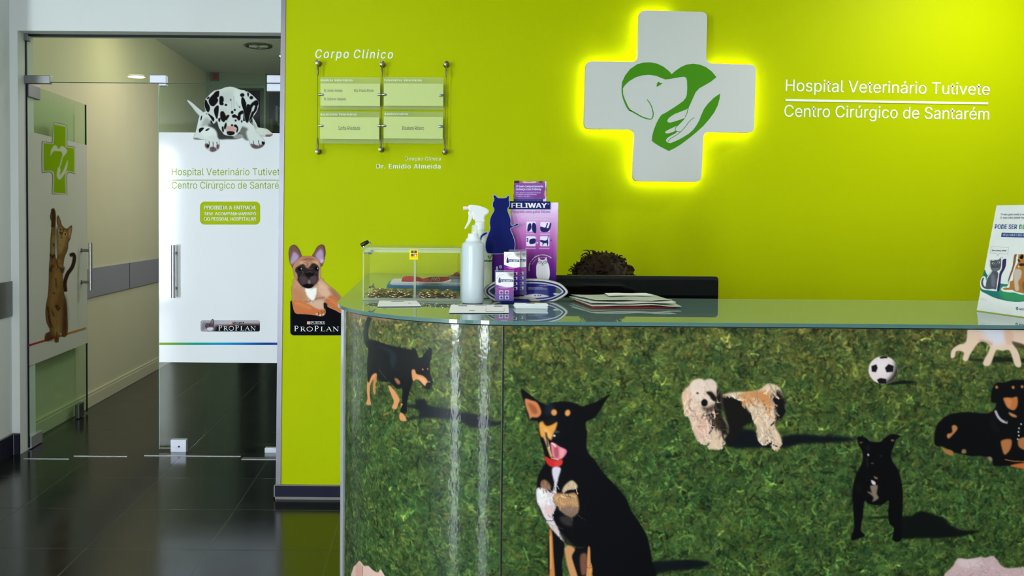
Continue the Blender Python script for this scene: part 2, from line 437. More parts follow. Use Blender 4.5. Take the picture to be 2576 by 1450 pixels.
def tiles():
    m = bpy.data.materials.new('dark_floor_tiles'); m.use_nodes = True; nt = m.node_tree; b = nt.nodes['Principled BSDF']
    tc = nd(nt, 'ShaderNodeTexCoord'); sp = nd(nt, 'ShaderNodeSeparateXYZ'); nt.links.new(tc.outputs['Object'], sp.inputs[0])
    def edge(sock, off):
        a = nd(nt, 'ShaderNodeMath', operation='ADD'); a.inputs[1].default_value = off; nt.links.new(sock, a.inputs[0])
        d = nd(nt, 'ShaderNodeMath', operation='DIVIDE'); d.inputs[1].default_value = .5; nt.links.new(a.outputs[0], d.inputs[0])
        f = nd(nt, 'ShaderNodeMath', operation='FRACT'); nt.links.new(d.outputs[0], f.inputs[0])
        p = nd(nt, 'ShaderNodeMath', operation='PINGPONG'); p.inputs[1].default_value = .5; nt.links.new(f.outputs[0], p.inputs[0])
        fl = nd(nt, 'ShaderNodeMath', operation='FLOOR'); nt.links.new(d.outputs[0], fl.inputs[0])
        return p.outputs[0], fl.outputs[0]
    ex, ix = edge(sp.outputs[0], 10.891); ey, iy = edge(sp.outputs[1], 5.904)
    mn = nd(nt, 'ShaderNodeMath', operation='MINIMUM'); nt.links.new(ex, mn.inputs[0]); nt.links.new(ey, mn.inputs[1])
    mr = nd(nt, 'ShaderNodeMapRange'); mr.inputs[1].default_value = .004; mr.inputs[2].default_value = .009
    nt.links.new(mn.outputs[0], mr.inputs[0])
    cb = nd(nt, 'ShaderNodeCombineXYZ'); nt.links.new(ix, cb.inputs[0]); nt.links.new(iy, cb.inputs[1])
    wn = nd(nt, 'ShaderNodeTexWhiteNoise'); nt.links.new(cb.outputs[0], wn.inputs[0])
    nz = nd(nt, 'ShaderNodeTexNoise'); nz.inputs['Scale'].default_value = 5; nz.inputs['Detail'].default_value = 5
    nt.links.new(tc.outputs['Object'], nz.inputs['Vector'])
    ad = nd(nt, 'ShaderNodeMath', operation='ADD'); nt.links.new(wn.outputs['Value'], ad.inputs[0]); nt.links.new(nz.outputs['Fac'], ad.inputs[1])
    r1 = nd(nt, 'ShaderNodeMapRange'); r1.inputs[2].default_value = 2; nt.links.new(ad.outputs[0], r1.inputs[0])
    mc = nd(nt, 'ShaderNodeMix', data_type='RGBA'); mc.inputs[6].default_value = lin(19, 22, 20); mc.inputs[7].default_value = lin(29, 32, 30)
    nt.links.new(r1.outputs[0], mc.inputs[0])
    mg = nd(nt, 'ShaderNodeMix', data_type='RGBA'); mg.inputs[6].default_value = lin(46, 47, 45)
    nt.links.new(mr.outputs[0], mg.inputs[0]); nt.links.new(mc.outputs[2], mg.inputs[7]); nt.links.new(mg.outputs[2], b.inputs['Base Color'])
    rr = nd(nt, 'ShaderNodeMapRange'); rr.inputs[3].default_value = .1; rr.inputs[4].default_value = .24
    nt.links.new(nz.outputs['Fac'], rr.inputs[0]); nt.links.new(rr.outputs[0], b.inputs['Roughness'])
    b.inputs['Specular IOR Level'].default_value = .42
    bp = nd(nt, 'ShaderNodeBump'); bp.inputs['Strength'].default_value = .25; bp.inputs['Distance'].default_value = .002
    n2 = nd(nt, 'ShaderNodeMath', operation='MULTIPLY_ADD'); n2.inputs[1].default_value = .06
    nz2 = nd(nt, 'ShaderNodeTexNoise'); nz2.inputs['Scale'].default_value = 9; nt.links.new(tc.outputs['Object'], nz2.inputs['Vector'])
    nt.links.new(nz2.outputs['Fac'], n2.inputs[0]); nt.links.new(mr.outputs[0], n2.inputs[2]); nt.links.new(n2.outputs[0], bp.inputs['Height'])
    nt.links.new(bp.outputs['Normal'], b.inputs['Normal'])
    return m
def st(o): return tag(o, kind='structure')
st(MB().box(-5.2, 4.2, -3.7, 13.4, -.1, 0).build('floor', tiles()))
st(MB().box(-5.2, 4.2, -3.7, 5.03, CEIL, CEIL+.1).build('ceiling', CEILM))
st(MB().box(-2.6, 4.2, 5.23, 13.4, 2.93, 3.03).build('ceiling_corridor', CEILM))
YW, YD, YG = 4.27, 5.03, 5.13
# green wall behind the counter; its free end carries a steel corner strip
a0, a1 = pY(700, 1263, YW), pY(714, -20, YW)
wl = MB(); zt = CEIL; k = (zt-a0.z)/(a1.z-a0.z); xt = a0.x+(a1.x-a0.x)*k
wl.hexa([(a0.x, YW, 0), (4.2, YW, 0), (4.2, YW+.2, 0), (a0.x, YW+.2, 0), (xt, YW, zt), (4.2, YW, zt), (4.2, YW+.2, zt), (xt, YW+.2, zt)])
st(wl.build('wall_back', GREEN))
c0, c1, d0, d1 = pY(694, 1221, YW), pY(706.5, 1221, YW), pY(708, -20, YW), pY(719.5, -20, YW)
b = MB(); b.hexa([c0+Vector((0, -.006, 0)), c1+Vector((0, -.006, 0)), c1+Vector((0, 0, 0)), c0+Vector((0, .05, 0)),
                  d0+Vector((0, -.006, 0)), d1+Vector((0, -.006, 0)), d1, d0+Vector((0, .05, 0))])
st(b.build('trim_1', mat('corner_strip_steel', lin(112, 110, 118), .36, metal=1, var=.1, scale=8)))
g0 = pY(692, 1221, YW-.012).x
zb = pY(770, 1221.5, YW).z
b = MB(); b.box(g0, -.3, YW-.014, YW, .012, zb, .002); st(b.build('baseboard_back', SKIRT))
b = MB(); b.box(g0-.006, -.3, YW-.016, YW, 0, .012); b.box(g0-.006, g0, YW-.016, YW+.02, .0, zb); b.box(g0, -.3, YW-.012, YW, zb, zb+.004)
st(b.build('trim_2', GROUT))
st(MB().box(a0.x+.04, a0.x+.12, YW+.2, YD, 0, CEIL).build('wall_return', WHITE))
# wall with the glass doors
XL = -2.365; XJ = pY(47.5, 600, YD).x; ZT = pY(380, 79.5, YD).z
b = MB(); b.box(XL-.3, XJ, YD, YD+.2, 0, CEIL+.25); b.box(XJ, a0.x+.12, YD, YD+.2, ZT, CEIL+.25); st(b.build('wall_door', WHITE))
st(MB().box(XL-.3, XL, 4.55, YD, 0, CEIL).build('wall_left', WHITE))
b = MB(); b.box(XL, XL+.012, 4.56, YD, 0, .118); b.box(XL, XJ-.002, YD-.012, YD, 0, .118); b.box(XJ-.03, XJ-.0, YD-.013, YD, 0, .118)
st(b.build('baseboard_left', SKIRT))
b = MB(); b.box(XL, XL+.013, 4.56, YD-.013, .118, .122); b.box(XL, XJ, YD-.013, YD, .118, .122); b.box(XL+.012, XL+.016, YD-.016, YD-.012, 0, .122)
st(b.build('trim_3', GROUT))
z0, z1 = atP(np.array([11.]), np.array([800.]), (XL, 0, 0), (1, 0, 0))[0][2], atP(np.array([11.]), np.array([710.]), (XL, 0, 0), (1, 0, 0))[0][2]
st(MB().box(XL, XL+.008, 4.56, YD-.004, z0, z1, .002).build('trim_4', STEELD))
# rest of the waiting room, behind and beside the camera
st(MB().box(-5.2, -5.0, -3.7, 4.75, 0, CEIL).build('wall_far_left', WHITE))
st(MB().box(-5.2, XL-.3, 4.55, 4.75, 0, CEIL).build('wall_left_return', WHITE))
b = MB(); b.box(4.0, 4.2, -3.7, -1.95, 0, CEIL); b.box(4.0, 4.2, -.45, YW, 0, CEIL); b.box(4.0, 4.2, -1.95, -.45, 0, .85); b.box(4.0, 4.2, -1.95, -.45, 2.35, CEIL); st(b.build('wall_right', WHITE))  # opening cut for the added side fill
b = MB(); xs = -5.2
for wx, ww in WIN:
    b.box(xs, wx-ww/2, -3.7, -3.5, 0, CEIL); b.box(wx-ww/2, wx+ww/2, -3.7, -3.5, 0, .05); b.box(wx-ww/2, wx+ww/2, -3.7, -3.5, 2.45, CEIL); xs = wx+ww/2
b.box(xs, 4.2, -3.7, -3.5, 0, CEIL); st(b.build('wall_front', WHITE))
FRAME = mat('window_frame_grey', lin(90, 92, 95), .4)
for i, (wx, ww) in enumerate(WIN):
    b = MB(); x0, x1 = wx-ww/2, wx+ww/2
    for q in ((x0, x0+.05, .05, 2.45), (x1-.05, x1, .05, 2.45), (x0, x1, .05, .11), (x0, x1, 2.39, 2.45), (wx-.025, wx+.025, .05, 2.45), (x0, x1, 1.0, 1.05)):
        b.box(q[0], q[1], -3.56, -3.5, q[2], q[3])
    st(b.build('window_%d' % (i+2), FRAME))
# corridor
XC = -2.41
st(MB().box(XC-.2, XC, YD+.2, 9.85, 0, 2.93).build('wall_corridor_left', CREAM))
st(MB().box(a0.x+.12, a0.x+.3, YD+.2, 13.3, 0, 2.93).build('wall_corridor_right', WHITE))
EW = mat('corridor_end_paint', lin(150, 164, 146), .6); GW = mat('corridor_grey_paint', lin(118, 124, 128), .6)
XR = -1.765
b = MB(); dx0, dx1 = pY(598, 300, 9.65).x, XR-.02; dz = pY(630, 222, 9.65).z
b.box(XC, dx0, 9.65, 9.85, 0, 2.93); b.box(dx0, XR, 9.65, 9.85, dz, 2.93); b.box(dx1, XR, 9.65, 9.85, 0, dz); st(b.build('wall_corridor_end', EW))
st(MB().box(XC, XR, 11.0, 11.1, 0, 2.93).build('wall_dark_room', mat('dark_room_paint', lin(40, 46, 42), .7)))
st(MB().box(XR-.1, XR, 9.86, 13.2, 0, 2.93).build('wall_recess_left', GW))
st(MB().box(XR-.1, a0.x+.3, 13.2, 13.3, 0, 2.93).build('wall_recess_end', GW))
b = MB(); bz = .105
b.box(XC, XC+.014, YD+.2, 9.65, 0, bz-.02, .003); b.box(XC, XC+.010, YD+.2, 9.65, bz-.02, bz, .004); st(b.build('baseboard_corridor', SKIRTW))
q = lambda v, x: atP(np.array([x]), np.array([v]), (XC, 0, 0), (1, 0, 0))[0]
z1, z0 = q(676., 222.)[2], q(750., 222.)[2]
st(MB().box(XC, XC+.012, YD+.22, 9.64, z0, z1, .003).build('trim_5', mat('rail_steel', lin(176, 174, 190), .35, metal=.25, var=.06, scale=3)))
ys = q(700., 322.)[1]; b = MB(); b.box(XC, XC+.0135, ys-.006, ys+.006, z0, z1); st(b.build('trim_6', STEELD))

# ------------------------------------------------------------------ glass front
GL = clear('door_glass', (.885, .97, .885, 1), 1.4, refl=.9)
GLT = clear('transom_glass', (.90, .95, .88, 1), 1.38)
EDGE = mat('glass_edge_green', lin(58, 84, 76), .2)
CLAMP = mat('clamp_cover', lin(206, 208, 222), .4, metal=.3)
ZS = pY(380, 210.5, YG).z
w1 = structure('window_1'); XE = a0.x+.04
zt = ZT+.01
b = MB(); b.box(XJ+.006, XE, YG-.005, YG+.005, ZS+.003, ZT-.012); b.build('pane', GLT, w1)
b = MB(); b.box(XJ+.003, XE, YG-.007, YG+.007, ZT-.012, ZT); b.build('gasket', BLACK, w1)
b = MB(); b.box(XJ+.006, XE, YG-.0052, YG+.0052, ZS+.001, ZS+.004); b.build('edge', EDGE, w1)
b = MB(); b.box(XJ, XJ+.006, YG-.007, YG+.007, ZS, ZT); b.build('gasket', BLACK, w1)
def clampbox(u0, v0, u1, v1, Y, m, parent, name='clamp', th=.014, bev=.003):
    p, r = pY(u0, v1, Y), pY(u1, v0, Y)
    return MB().box(p.x, r.x, Y-th, Y+th+.01, p.z, r.z, bev).build(name, m, parent)
clampbox(50, 82, 73, 103, YG-.01, STEELD, w1)
clampbox(51, 190.5, 128, 210.5, YG-.01, STEELD, w1)
for u0, u1 in ((378, 419.5), (672, 712)): clampbox(u0, 190, u1, 209.5, YG-.01, CLAMP, w1)
# closed leaf with the printed film
d2 = structure('door_2'); xd = pY(400.5, 600, YG).x; zd = ZS-.004
MB().box(xd, XE, YG-.005, YG+.005, .012, zd).build('glass_panel', GL, d2)
MB().box(xd-.0015, xd, YG-.0052, YG+.0052, .012, zd).build('glass_edge', mat('glass_edge_pale', lin(170, 196, 184), .2), d2)
clampbox(400.8, 211.2, 419.5, 216.8, YG-.01, CLAMP, d2, 'lock_cover')
clampbox(672, 211.5, 712, 230.5, YG-.01, CLAMP, d2, 'hinge_clamp')
lk = clampbox(430.5, 1106, 470, 1144, YG-.01, CLAMP, d2, 'floor_lock')
p = pY(450, 1124.5, YG-.0255); MB().cyl(p, p+Vector((0, .006, 0)), .0055).build('keyhole', BLACK, lk)
for u in (437, 464): p = pY(u, 1128, YG-.0255); MB().cyl(p, p+Vector((0, .004, 0)), .006).build('screw_cap', mat('screw_cap_white', lin(236, 236, 240), .4), lk)
clampbox(666.5, 1127, 712, 1146, YG-.01, CLAMP, d2, 'hinge_clamp')
def pull(u, v0, v1, vs, parent, Y=YG):
    yb = Y-.055; p0, p1 = pY(u, v1, yb), pY(u, v0, yb)
    h = MB().cyl((p0.x, yb, p0.z), (p0.x, yb, p1.z), .0125, n=24).build('handle', STEEL, parent, True)
    for v in vs:
        z = pY(u, v, yb).z; MB().cyl((p0.x, yb, z), (p0.x, Y-.005, z), .009).lathe([(.014, 0), (.014, .006)], (p0.x, Y-.006, z), 20, Matrix.Rotation(-PI/2, 3, 'X')).build('standoff', STEELD, h, True)
pull(436, 617, 750, (638, 727), d2)
YF = YG-.0062
FILM = mat('white_door_film', lin(242, 245, 250), .08, spec=.32, var=.01, scale=2)
f0, f1 = pY(400.8, 911.5, YF), pY(720, 335.5, YF)
film = MB().box(xd+.001, XE-.002, YF, YF+.001, f0.z, f1.z).build('film', FILM, d2)
DT = mat('olive_film_lettering', lin(166, 184, 44), .6, spec=.1)
mf = mapY(YF-.0006)
text('Hospital Veterinário Tutivete', 432, 715.5, 441, 17.3, mf, DT, film)
text('Centro Cirúrgico de Santarém', 432, 719, 474.8, 17.3, mf, DT, film)
flatpoly('rule', [(433, 452.6), (716, 452.6), (716, 454.2), (433, 454.2)], mf, DT, film)
nb = flatpoly('notice_patch', rrect(503, 507.5, 654.5, 565.5, 12), mf, mat('lime_patch', lin(176, 194, 0), .6, spec=.1), film)
mf2 = mapY(YF-.0012); WT = mat('white_lettering', lin(238, 244, 236), .4)
for s, l, r, bl, cp in (('PROIBIDA A ENTRADA', 514, 644, 527.4, 9.4), ('SEM  ACOMPANHAMENTO', 514, 644.5, 541.7, 7.6), ('DO PESSOAL HOSPITALAR', 514, 644.3, 555.6, 8.6)):
    text(s, l, r, bl, cp, mf2, WT, film, bold=.022)
cv = Canvas(400.8, 862.5, 720, 868.5, 1.2); xx = np.linspace(0, 1, cv.w)
stops = [(0, (164, 186, 60)), (.12, (110, 178, 70)), (.3, (0, 165, 150)), (.5, (0, 160, 215)), (.7, (0, 110, 190)), (.85, (0, 65, 145)), (1, (70, 85, 170))]
for ch in range(3): cv.rgb[..., ch] = np.interp(xx, [q[0] for q in stops], [q[1][ch] for q in stops])[None]
cv.a[:] = 1
PR = printmat('printed_sticker', .45, .05); PRC = printmat('printed_cutout', .55, .01, cutout=True)
cv.mesh('rainbow_stripe', mf, PR, film)
# open leaf, swung back against the corridor wall
d1 = structure('door_1')
hx, hy = pY(68, 600, YG).x, YG
q = atY(np.array([217.]), np.array([650.]), 6.10)[0]; ex, ey = float(q[0]), 6.10
L = math.hypot(ex-hx, ey-hy); ang = math.atan2(ey-hy, ex-hx); DM = Matrix.Translation((hx, hy, 0)) @ Matrix.Rotation(ang, 4, 'Z')
dn = Vector((math.sin(ang), -math.cos(ang), 0))     # towards the room side
MB().box(0, L, -.005, .005, .012, zd, M=DM).build('glass_panel', GL, d1)
MB().box(-.004, 0, -.008, .008, .012, zd, M=DM).build('gasket', BLACK, d1)
MB().box(L, L+.0015, -.0055, .0055, .012, zd, M=DM).build('glass_edge', EDGE, d1)
MB().box(.005, .17, -.015, .015, zd-.075, zd+.002, .003, DM).build('hinge_clamp', STEELD, d1)
MB().box(.005, .17, -.015, .015, .004, .075, .003, DM).build('hinge_clamp', ALU, d1)
MB().box(L-.19, L-.10, -.015, .015, .004, .10, .003, DM).build('floor_lock', STEELD, d1)
MB().cyl(DM @ Vector((L-.145, -.0155, .06)), DM @ Vector((L-.145, -.0135, .06)), .006).build('keyhole', BLACK, d1)
def dmap(off=.0062): 
    o = Vector((hx, hy, 0))+dn*off
    return mapP(o, dn)
hb = .068; hl = L-.115; zz0, zz1 = (atP(np.array([217.]), np.array([v]), Vector((hx, hy, 0)), dn)[0][2] for v in (727., 610.))
h = MB().cyl(DM @ Vector((hl, -hb, zz0)), DM @ Vector((hl, -hb, zz1)), .0125, n=24).build('handle', STEEL, d1, True)
for fr in (.17, .84): z = zz0+(zz1-zz0)*fr; MB().cyl(DM @ Vector((hl, -hb, z)), DM @ Vector((hl, -.005, z)), .009).lathe([(.014, 0), (.014, .006)], DM @ Vector((hl, -.011, z)), 20, Matrix.Rotation(ang, 3, 'Z') @ Matrix.Rotation(-PI/2, 3, 'X')).build('standoff', STEELD, h, True)
def dpt(l, z): return DM @ Vector((l, -.0062, z))
dz0, dz1 = (atP(np.array([143.]), np.array([v]), Vector((hx, hy, 0)), dn)[0][2] for v in (893., 348.))
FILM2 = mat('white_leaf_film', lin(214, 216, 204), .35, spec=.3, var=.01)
l1 = L-.28
film1 = MB().prism([DM @ Vector((.004, -.0052, dz0)), DM @ Vector((L-.001, -.0052, dz0)), DM @ Vector((L-.001, -.0052, dz1)), DM @ Vector((.004, -.0052, dz1))], dn*.0008).build('film', FILM2, d1)
# threshold strips between the two floors
b = MB()
for u0, u1, v in ((60, 176, 1154.6), (186, 322, 1148), (364, 607, 1147)): 
    p, r = pZ(u0, v, 0), pZ(u1, v, 0); b.box(p.x, r.x, p.y-.005, p.y+.005, 0, .003)
p = pZ(610, 1153, 0); b.box(p.x, XE, p.y-.03, p.y+.01, 0, .003); st(b.build('trim_7', STEELD))

# ------------------------------------------------------------------ corridor fittings
LAMPM = mat('lamp_trim', lin(120, 124, 124), .3, metal=.8)
def downlight(x, y, z, r, label, lit, group=None, k=1.):
    t = thing('ceiling_downlight', label, 'ceiling light', (x, y, z), group)
    MB().lathe([(r, -.002), (r, -.012), (r*.93, -.016), (r*.80, -.012), (r*.78, 0)], (x, y, z), 40).build('trim_ring', LAMPM, t, True)
    MB().lathe([(r*.78, -.004), (r*.6, -.001), (0, -.001)], (x, y, z), 32).build('reflector', mat('lamp_reflector', lin(60, 66, 62), .15, metal=1), t, True)
    if lit: MB().lathe([(r*.70, -.006), (r*.6, -.012), (0, -.013)], (x, y, z), 32).build('lit_diffuser', mat('lit_lamp', (1, 1, 1, 1), .5, emit=(1, .93, .8, 1), estr=k), t)
    else:
        for s in (-1, 1): MB().cyl((x+s*r*.28-.05, y, z-.006), (x+s*r*.28+.05, y, z-.006), .014).build('bulb', mat('frosted_bulb', lin(200, 205, 200), .4), t, True)
p = pY(650.5, 115, 8.1)
downlight(p.x, 8.1, 2.93, .125, 'unlit round recessed downlight in the ceiling behind the glass doors', False)
downlight(-1.75, 6.6, 2.93, .1, 'lit round downlight in the corridor ceiling near the cream wall', True, k=12)
for i, (x, y, pw) in enumerate(LAMPS): downlight(x, y, CEIL, .11, 'lit round downlight in the ceiling of the waiting room', True, 'waiting room downlights', 14)  # the first of them is the added lamp for the counter
downlight(2.55, 3.55, CEIL, .11, 'lit round downlight close to the green wall, above the right end of the desk', True, k=14)
p = pY(540, 193, 9.63); RED = mat('alarm_red', lin(150, 26, 22), .4)
t = thing('fire_alarm', 'small fire alarm with red front high on the corridor end wall', 'alarm', p)
MB().box(p.x-.045, p.x+.045, 9.60, 9.65, p.z-.045, p.z+.045, .006).build('housing', mat('alarm_housing', lin(110, 112, 100), .5), t)
MB().box(p.x-.01, p.x+.04, 9.585, 9.60, p.z-.035, p.z+.03, .005).build('call_button', RED, t)
mr_ = lambda u, v: atP(np.array([u]), np.array([v]), (XR, 0, 0), (1, 0, 0))[0]
def onrec(u0, v0, u1, v1, th, name, label, catg, m, inset=None):
    a, c = mr_(u0, v1), mr_(u1, v0); z0, z1 = sorted((a[2], c[2])); y0, y1 = sorted((a[1], c[1]))
    t = thing(name, label, catg, (XR, (y0+y1)/2, z0)); MB().box(XR, XR+th, y0, y1, z0, z1, .004).build('frame' if inset else 'box', m, t)
    if inset: MB().box(XR+th, XR+th+.002, y0+.06, y1-.06, z0+.03, z1-.03).build('sheet', inset, t)
onrec(693, 275, 706, 315, .02, 'notice_frame', 'white framed notice on the grey recess wall past the dark doorway', 'notice', mat('notice_white', lin(190, 196, 202), .5), mat('notice_grey', lin(96, 98, 104), .6))
onrec(677.5, 307, 690, 330, .04, 'switch_box', 'olive switch box on the grey recess wall under the framed notice', 'switch', mat('switch_olive', lin(104, 108, 72), .5))
# ================================================================== on the green wall
YL = YW-.0012; mw = mapY(YL); WL = mat('white_wall_lettering', lin(232, 240, 238), .45)
t = thing('wall_lettering', 'white slanted heading Corpo Clínico on the green wall', 'lettering', pY(790, 150, YW))
text('Corpo', 793, 877.8, 146, 21.5, mw, WL, t, 'heading_word', shear=.18, bold=.016, sp=1.2, br=146.5); text('Clínico', 890, 989, 146.5, 21.5, mw, WL, t, 'heading_word', shear=.18, bold=.016, sp=1.2, br=147.5)
t = thing('wall_lettering', 'two small white lines, Direção Clínica and a name, under the name board', 'lettering', pY(946, 425, YW))
text('Direção Clínica', 1019, 1109, 404, 8.8, mw, WL, t, 'title_line', shear=.18, sp=1.1)
text('Dr. Emídio Almeida', 947, 1108.5, 424.3, 11.2, mw, WL, t, 'name_line', bold=.02, sp=1.12)
t = thing('wall_sign_lettering', 'large white two line hospital name on the green wall right of the cross', 'lettering', pY(1975, 300, YW))
text('Hospital Veterinário Tutivete', 1976, 2489.5, 229.3, 29.5, mw, WL, t, 'upper_line', br=239.5, lean=.03, bold=.004)
text('Centro Cirúrgico de Santarém', 1972.5, 2488, 293.6, 29.5, mw, WL, t, 'lower_line', br=301.5, lean=.03, bold=.004)
flatpoly('rule', [(1975.6, 249.4), (2485.4, 257.8), (2485.3, 263.2), (1975.5, 254.8)], mw, WL, t, (0, -.002, 0))

# name board: four clear panels clamped to three wires
t = thing('name_board', 'name board of four clear panels on wires, left on the green wall', 'sign', pY(960, 390, YW))
ACR = clear('acrylic_panel', (.95, .97, .93, 1), 1.3, haze=.10, hcol=(.85, .9, .75, 1))
YB = YW-.045
BRZ = mat('dark_nickel', lin(112, 108, 92), .3, metal=1); CLM = mat('clamp_metal', lin(170, 176, 182), .25, metal=1)
for ut, vt, ub, vb in ((799.5, 157, 799, 380.5), (961.5, 160, 958.5, 375), (1123, 160.5, 1119.5, 381)):
    a, b_ = pY(ut, vt, YB), pY(ub, vb, YB); cb = MB().cyl(a, b_, .0012, n=8).build('wire', BRZ, t)
    for p, s in ((a, -1), (b_, 1)):
        d = ((b_-a) if s < 0 else (a-b_)).normalized()
        r = MB().lathe([(.013, 0), (.013, .006), (.010, .010), (.010, .044), (.012, .048), (.012, .054), (.004, .056)], (p.x, YW, p.z), 24, Matrix.Rotation(PI/2, 3, 'X')).build('standoff', BRZ, t, True)
        MB().lathe([(.0022, .006), (.0045, .02), (.005, .034), (.0042, .055), (.0015, .064)], p, 14, d.to_track_quat('Z', 'Y').to_matrix()).build('tensioner', BRZ, r, True)
panels = ((805, 957, 195, 275.5, 211, 266), (964.5, 1116, 195, 275.5, 211, 266), (804, 955, 281, 361, 295.5, 349.5), (964, 1115, 281, 360.5, 294.5, 348.5))
PAPER = mat('pale_green_paper', lin(206, 220, 140), .6, spec=.2, var=.02); INK = mat('dark_ink', lin(26, 30, 20), .6)
heads = ('Médicos Veterinários', 'Enfermeiros Veterinários', 'Assistentes Veterinários', 'Administrativos')
hx_ = ((807, 887), (967, 1061), (806, 897.5), (967, 1027)); hv = (204.5, 204.5, 290.5, 289.5)
for i, (u0, u1, v0, v1, i0, i1) in enumerate(panels):
    a, b_ = pY(u0, v1, YB), pY(u1, v0, YB)
    pn = MB().box(a.x, b_.x, YB-.0035, YB+.0035, a.z, b_.z).build('panel', ACR, t)
    p0, p1 = pY(u0+1, i1, YB), pY(u1-1, i0, YB)
    MB().box(p0.x, p1.x, YB-.0008, YB+.0008, p0.z, p1.z).build('paper', PAPER, pn)
    mpp = mapY(YB-.0040); mpi = mapY(YB-.0014)
    text(heads[i], hx_[i][0], hx_[i][1], hv[i], 5.6, mpp, WL, pn, 'heading', bold=.02, sp=1.15)
    if i == 0:
        for s, l, r, bl in (('Dr. Emídio Almeida', 816, 861, 231.3), ('Dra. Priscila Morais', 891.5, 940, 231.3), ('Dr. Guilherme Valadares', 816, 870, 252.5)): text(s, l, r, bl, 7, mpi, INK, pn, 'name')
    if i == 2: text('Sofia Piedade', 851.5, 906, 327, 9, mpi, INK, pn, 'name')
    if i == 3: text('Elisabete Ribeiro', 1012, 1066.5, 326.8, 9, mpi, INK, pn, 'name')
for us, v in (((803, 961, 1117), 238.5), ((802.5, 960, 1116), 317)):
    for j, u in enumerate(us):
        for s in ((1,), (-1, 1), (-1,))[j]:
            p = pY(u-2 if j == 0 else u, v+(1.5 if j == 2 else 0), YB); L2 = .026 if j != 1 else .022
            MB().lathe([(.005, 0), (.006, .003), (.006, L2*.7), (.004, L2)], p+Vector((0, -.002, 0)), 16, Matrix.Rotation(s*PI/2, 3, 'Y')).build('clamp', CLM, t, True)

# lit cross
t = thing('cross_sign', 'white cross sign with green heart emblem, glowing yellow around its edge', 'sign', pY(1690, 457, YW))
YC = YW-.075
def corners(pts, r):
    out = []; n = len(pts)
    for i in range(n):
        p = np.array(pts[i], float); a = np.array(pts[i-1], float)-p; b_ = np.array(pts[(i+1) % n], float)-p; a /= np.linalg.norm(a); b_ /= np.linalg.norm(b_)
        for k in np.linspace(0, 1, 7):
            out.append(p+a*r*(1-k)**2+b_*r*k*k)
    return out
CR = [(1609, 26), (1779.5, 30), (1776, 159), (1902, 163), (1897, 334), (1770, 332), (1764, 458), (1592, 456), (1597, 326), (1469, 324), (1474, 154), (1604, 156)]
cp = corners(CR, 16); mc = mapY(YC)
CW = mat('white_sign_face', lin(206, 210, 210), .4, spec=.3, var=.01)
P = mc(np.array(cp)[:, 0], np.array(cp)[:, 1]); b = MB(); b.prism(P, (0, .03, 0)); b.build('face', CW, t)
cen = np.array([1686., 242.])
def inset(pts, d):   # parallel outline of the cross, d picture points inside
    o = []; n = len(pts)
    for i in range(n):
        p0, p1, p2 = (np.array(pts[j % n], float) for j in (i-1, i, i+1)); a = (p1-p0)/np.linalg.norm(p1-p0); b2 = (p2-p1)/np.linalg.norm(p2-p1)
        na, nb_ = np.array((-a[1], a[0])), np.array((-b2[1], b2[0])); o.append(p1+(na+nb_)*d/(1+na@nb_))
    return o
ci = np.array(corners(inset(CR, 14), 10)); P = mapY(YW-.044)(ci[:, 0], ci[:, 1]); MB().prism(P, (0, .044, 0)).build('body', CW, t)
LED = mat('led_strip', (1, .95, .5, 1), .5, emit=(1, .93, .42, 1), estr=22)
segs = [(3, 4), (4, 5), (5, 6), (6, 7), (7, 8), (8, 9), (9, 10), (10, 11), (11, 0), (0, 1), (2, 3)]
ii = inset(CR, 9)
for a_, b2 in segs:
    p, q = np.array(ii[a_]), np.array(ii[b2]); n_ = 10
    if (a_, b2) == (0, 1): q = p+(q-p)*.45
    if (a_, b2) == (2, 3): p = p+(q-p)*.12
    PP = mapY(YW-.028)(np.linspace(p[0], q[0], n_), np.linspace(p[1], q[1], n_)); MB().tube(PP, .0035, 6).build('light_strip', LED, t)
def zf(ox, oy, k, s): return np.array(pp(s))*k+np.array((ox, oy))
EG = mat('emblem_green', (.055, .27, .003, 1), .4, spec=.2, var=.02); me_ = mapY(YC-.0008)
Kc = (1440, 0, 500/1450)
heart = '358,650 362,600 385,550 420,505 470,470 520,456 570,455 620,465 665,487 700,515 725,541 750,518 790,490 830,472 880,465 930,472 975,490 1015,520 1051,563 1010,597 960,625 925,645 900,672 880,715 862,755 848,785 838,795 815,805 790,815 750,830 720,848 700,865 692,880 697,893 715,895 750,885 790,872 822,860 815,872 795,893 775,912 745,925 715,940 690,952 676,962 680,973 700,974 730,965 752,954 762,962 750,975 720,990 695,1005 682,1022 688,1038 700,1042 715,1045 740,1035 775,1020 810,1000 850,975 880,948 905,915 925,880 940,840 960,795 990,755 1030,715 1078,682 1074,720 1060,770 1035,820 1000,868 955,920 905,965 850,1010 790,1055 740,1085 704,1102 680,1090 640,1070 600,1045 579,1027 583,990 595,945 615,895 635,858 650,838 690,817 740,785 780,758 808,738 828,712 835,690 838,640 836,590 830,568 815,560 780,564 720,575 680,580 650,570 610,553 560,546 510,550 460,565 415,592 385,620 368,645 370,690 385,730 405,775 428,808 440,815 412,808 390,775 370,725 360,685'
flatpoly('emblem', zf(*Kc, heart), me_, EG, t)
flatpoly('emblem', zf(*Kc, '614,634 617,610 624,600 630,597 640,605 658,606 645,617 630,627'), me_, EG, t)
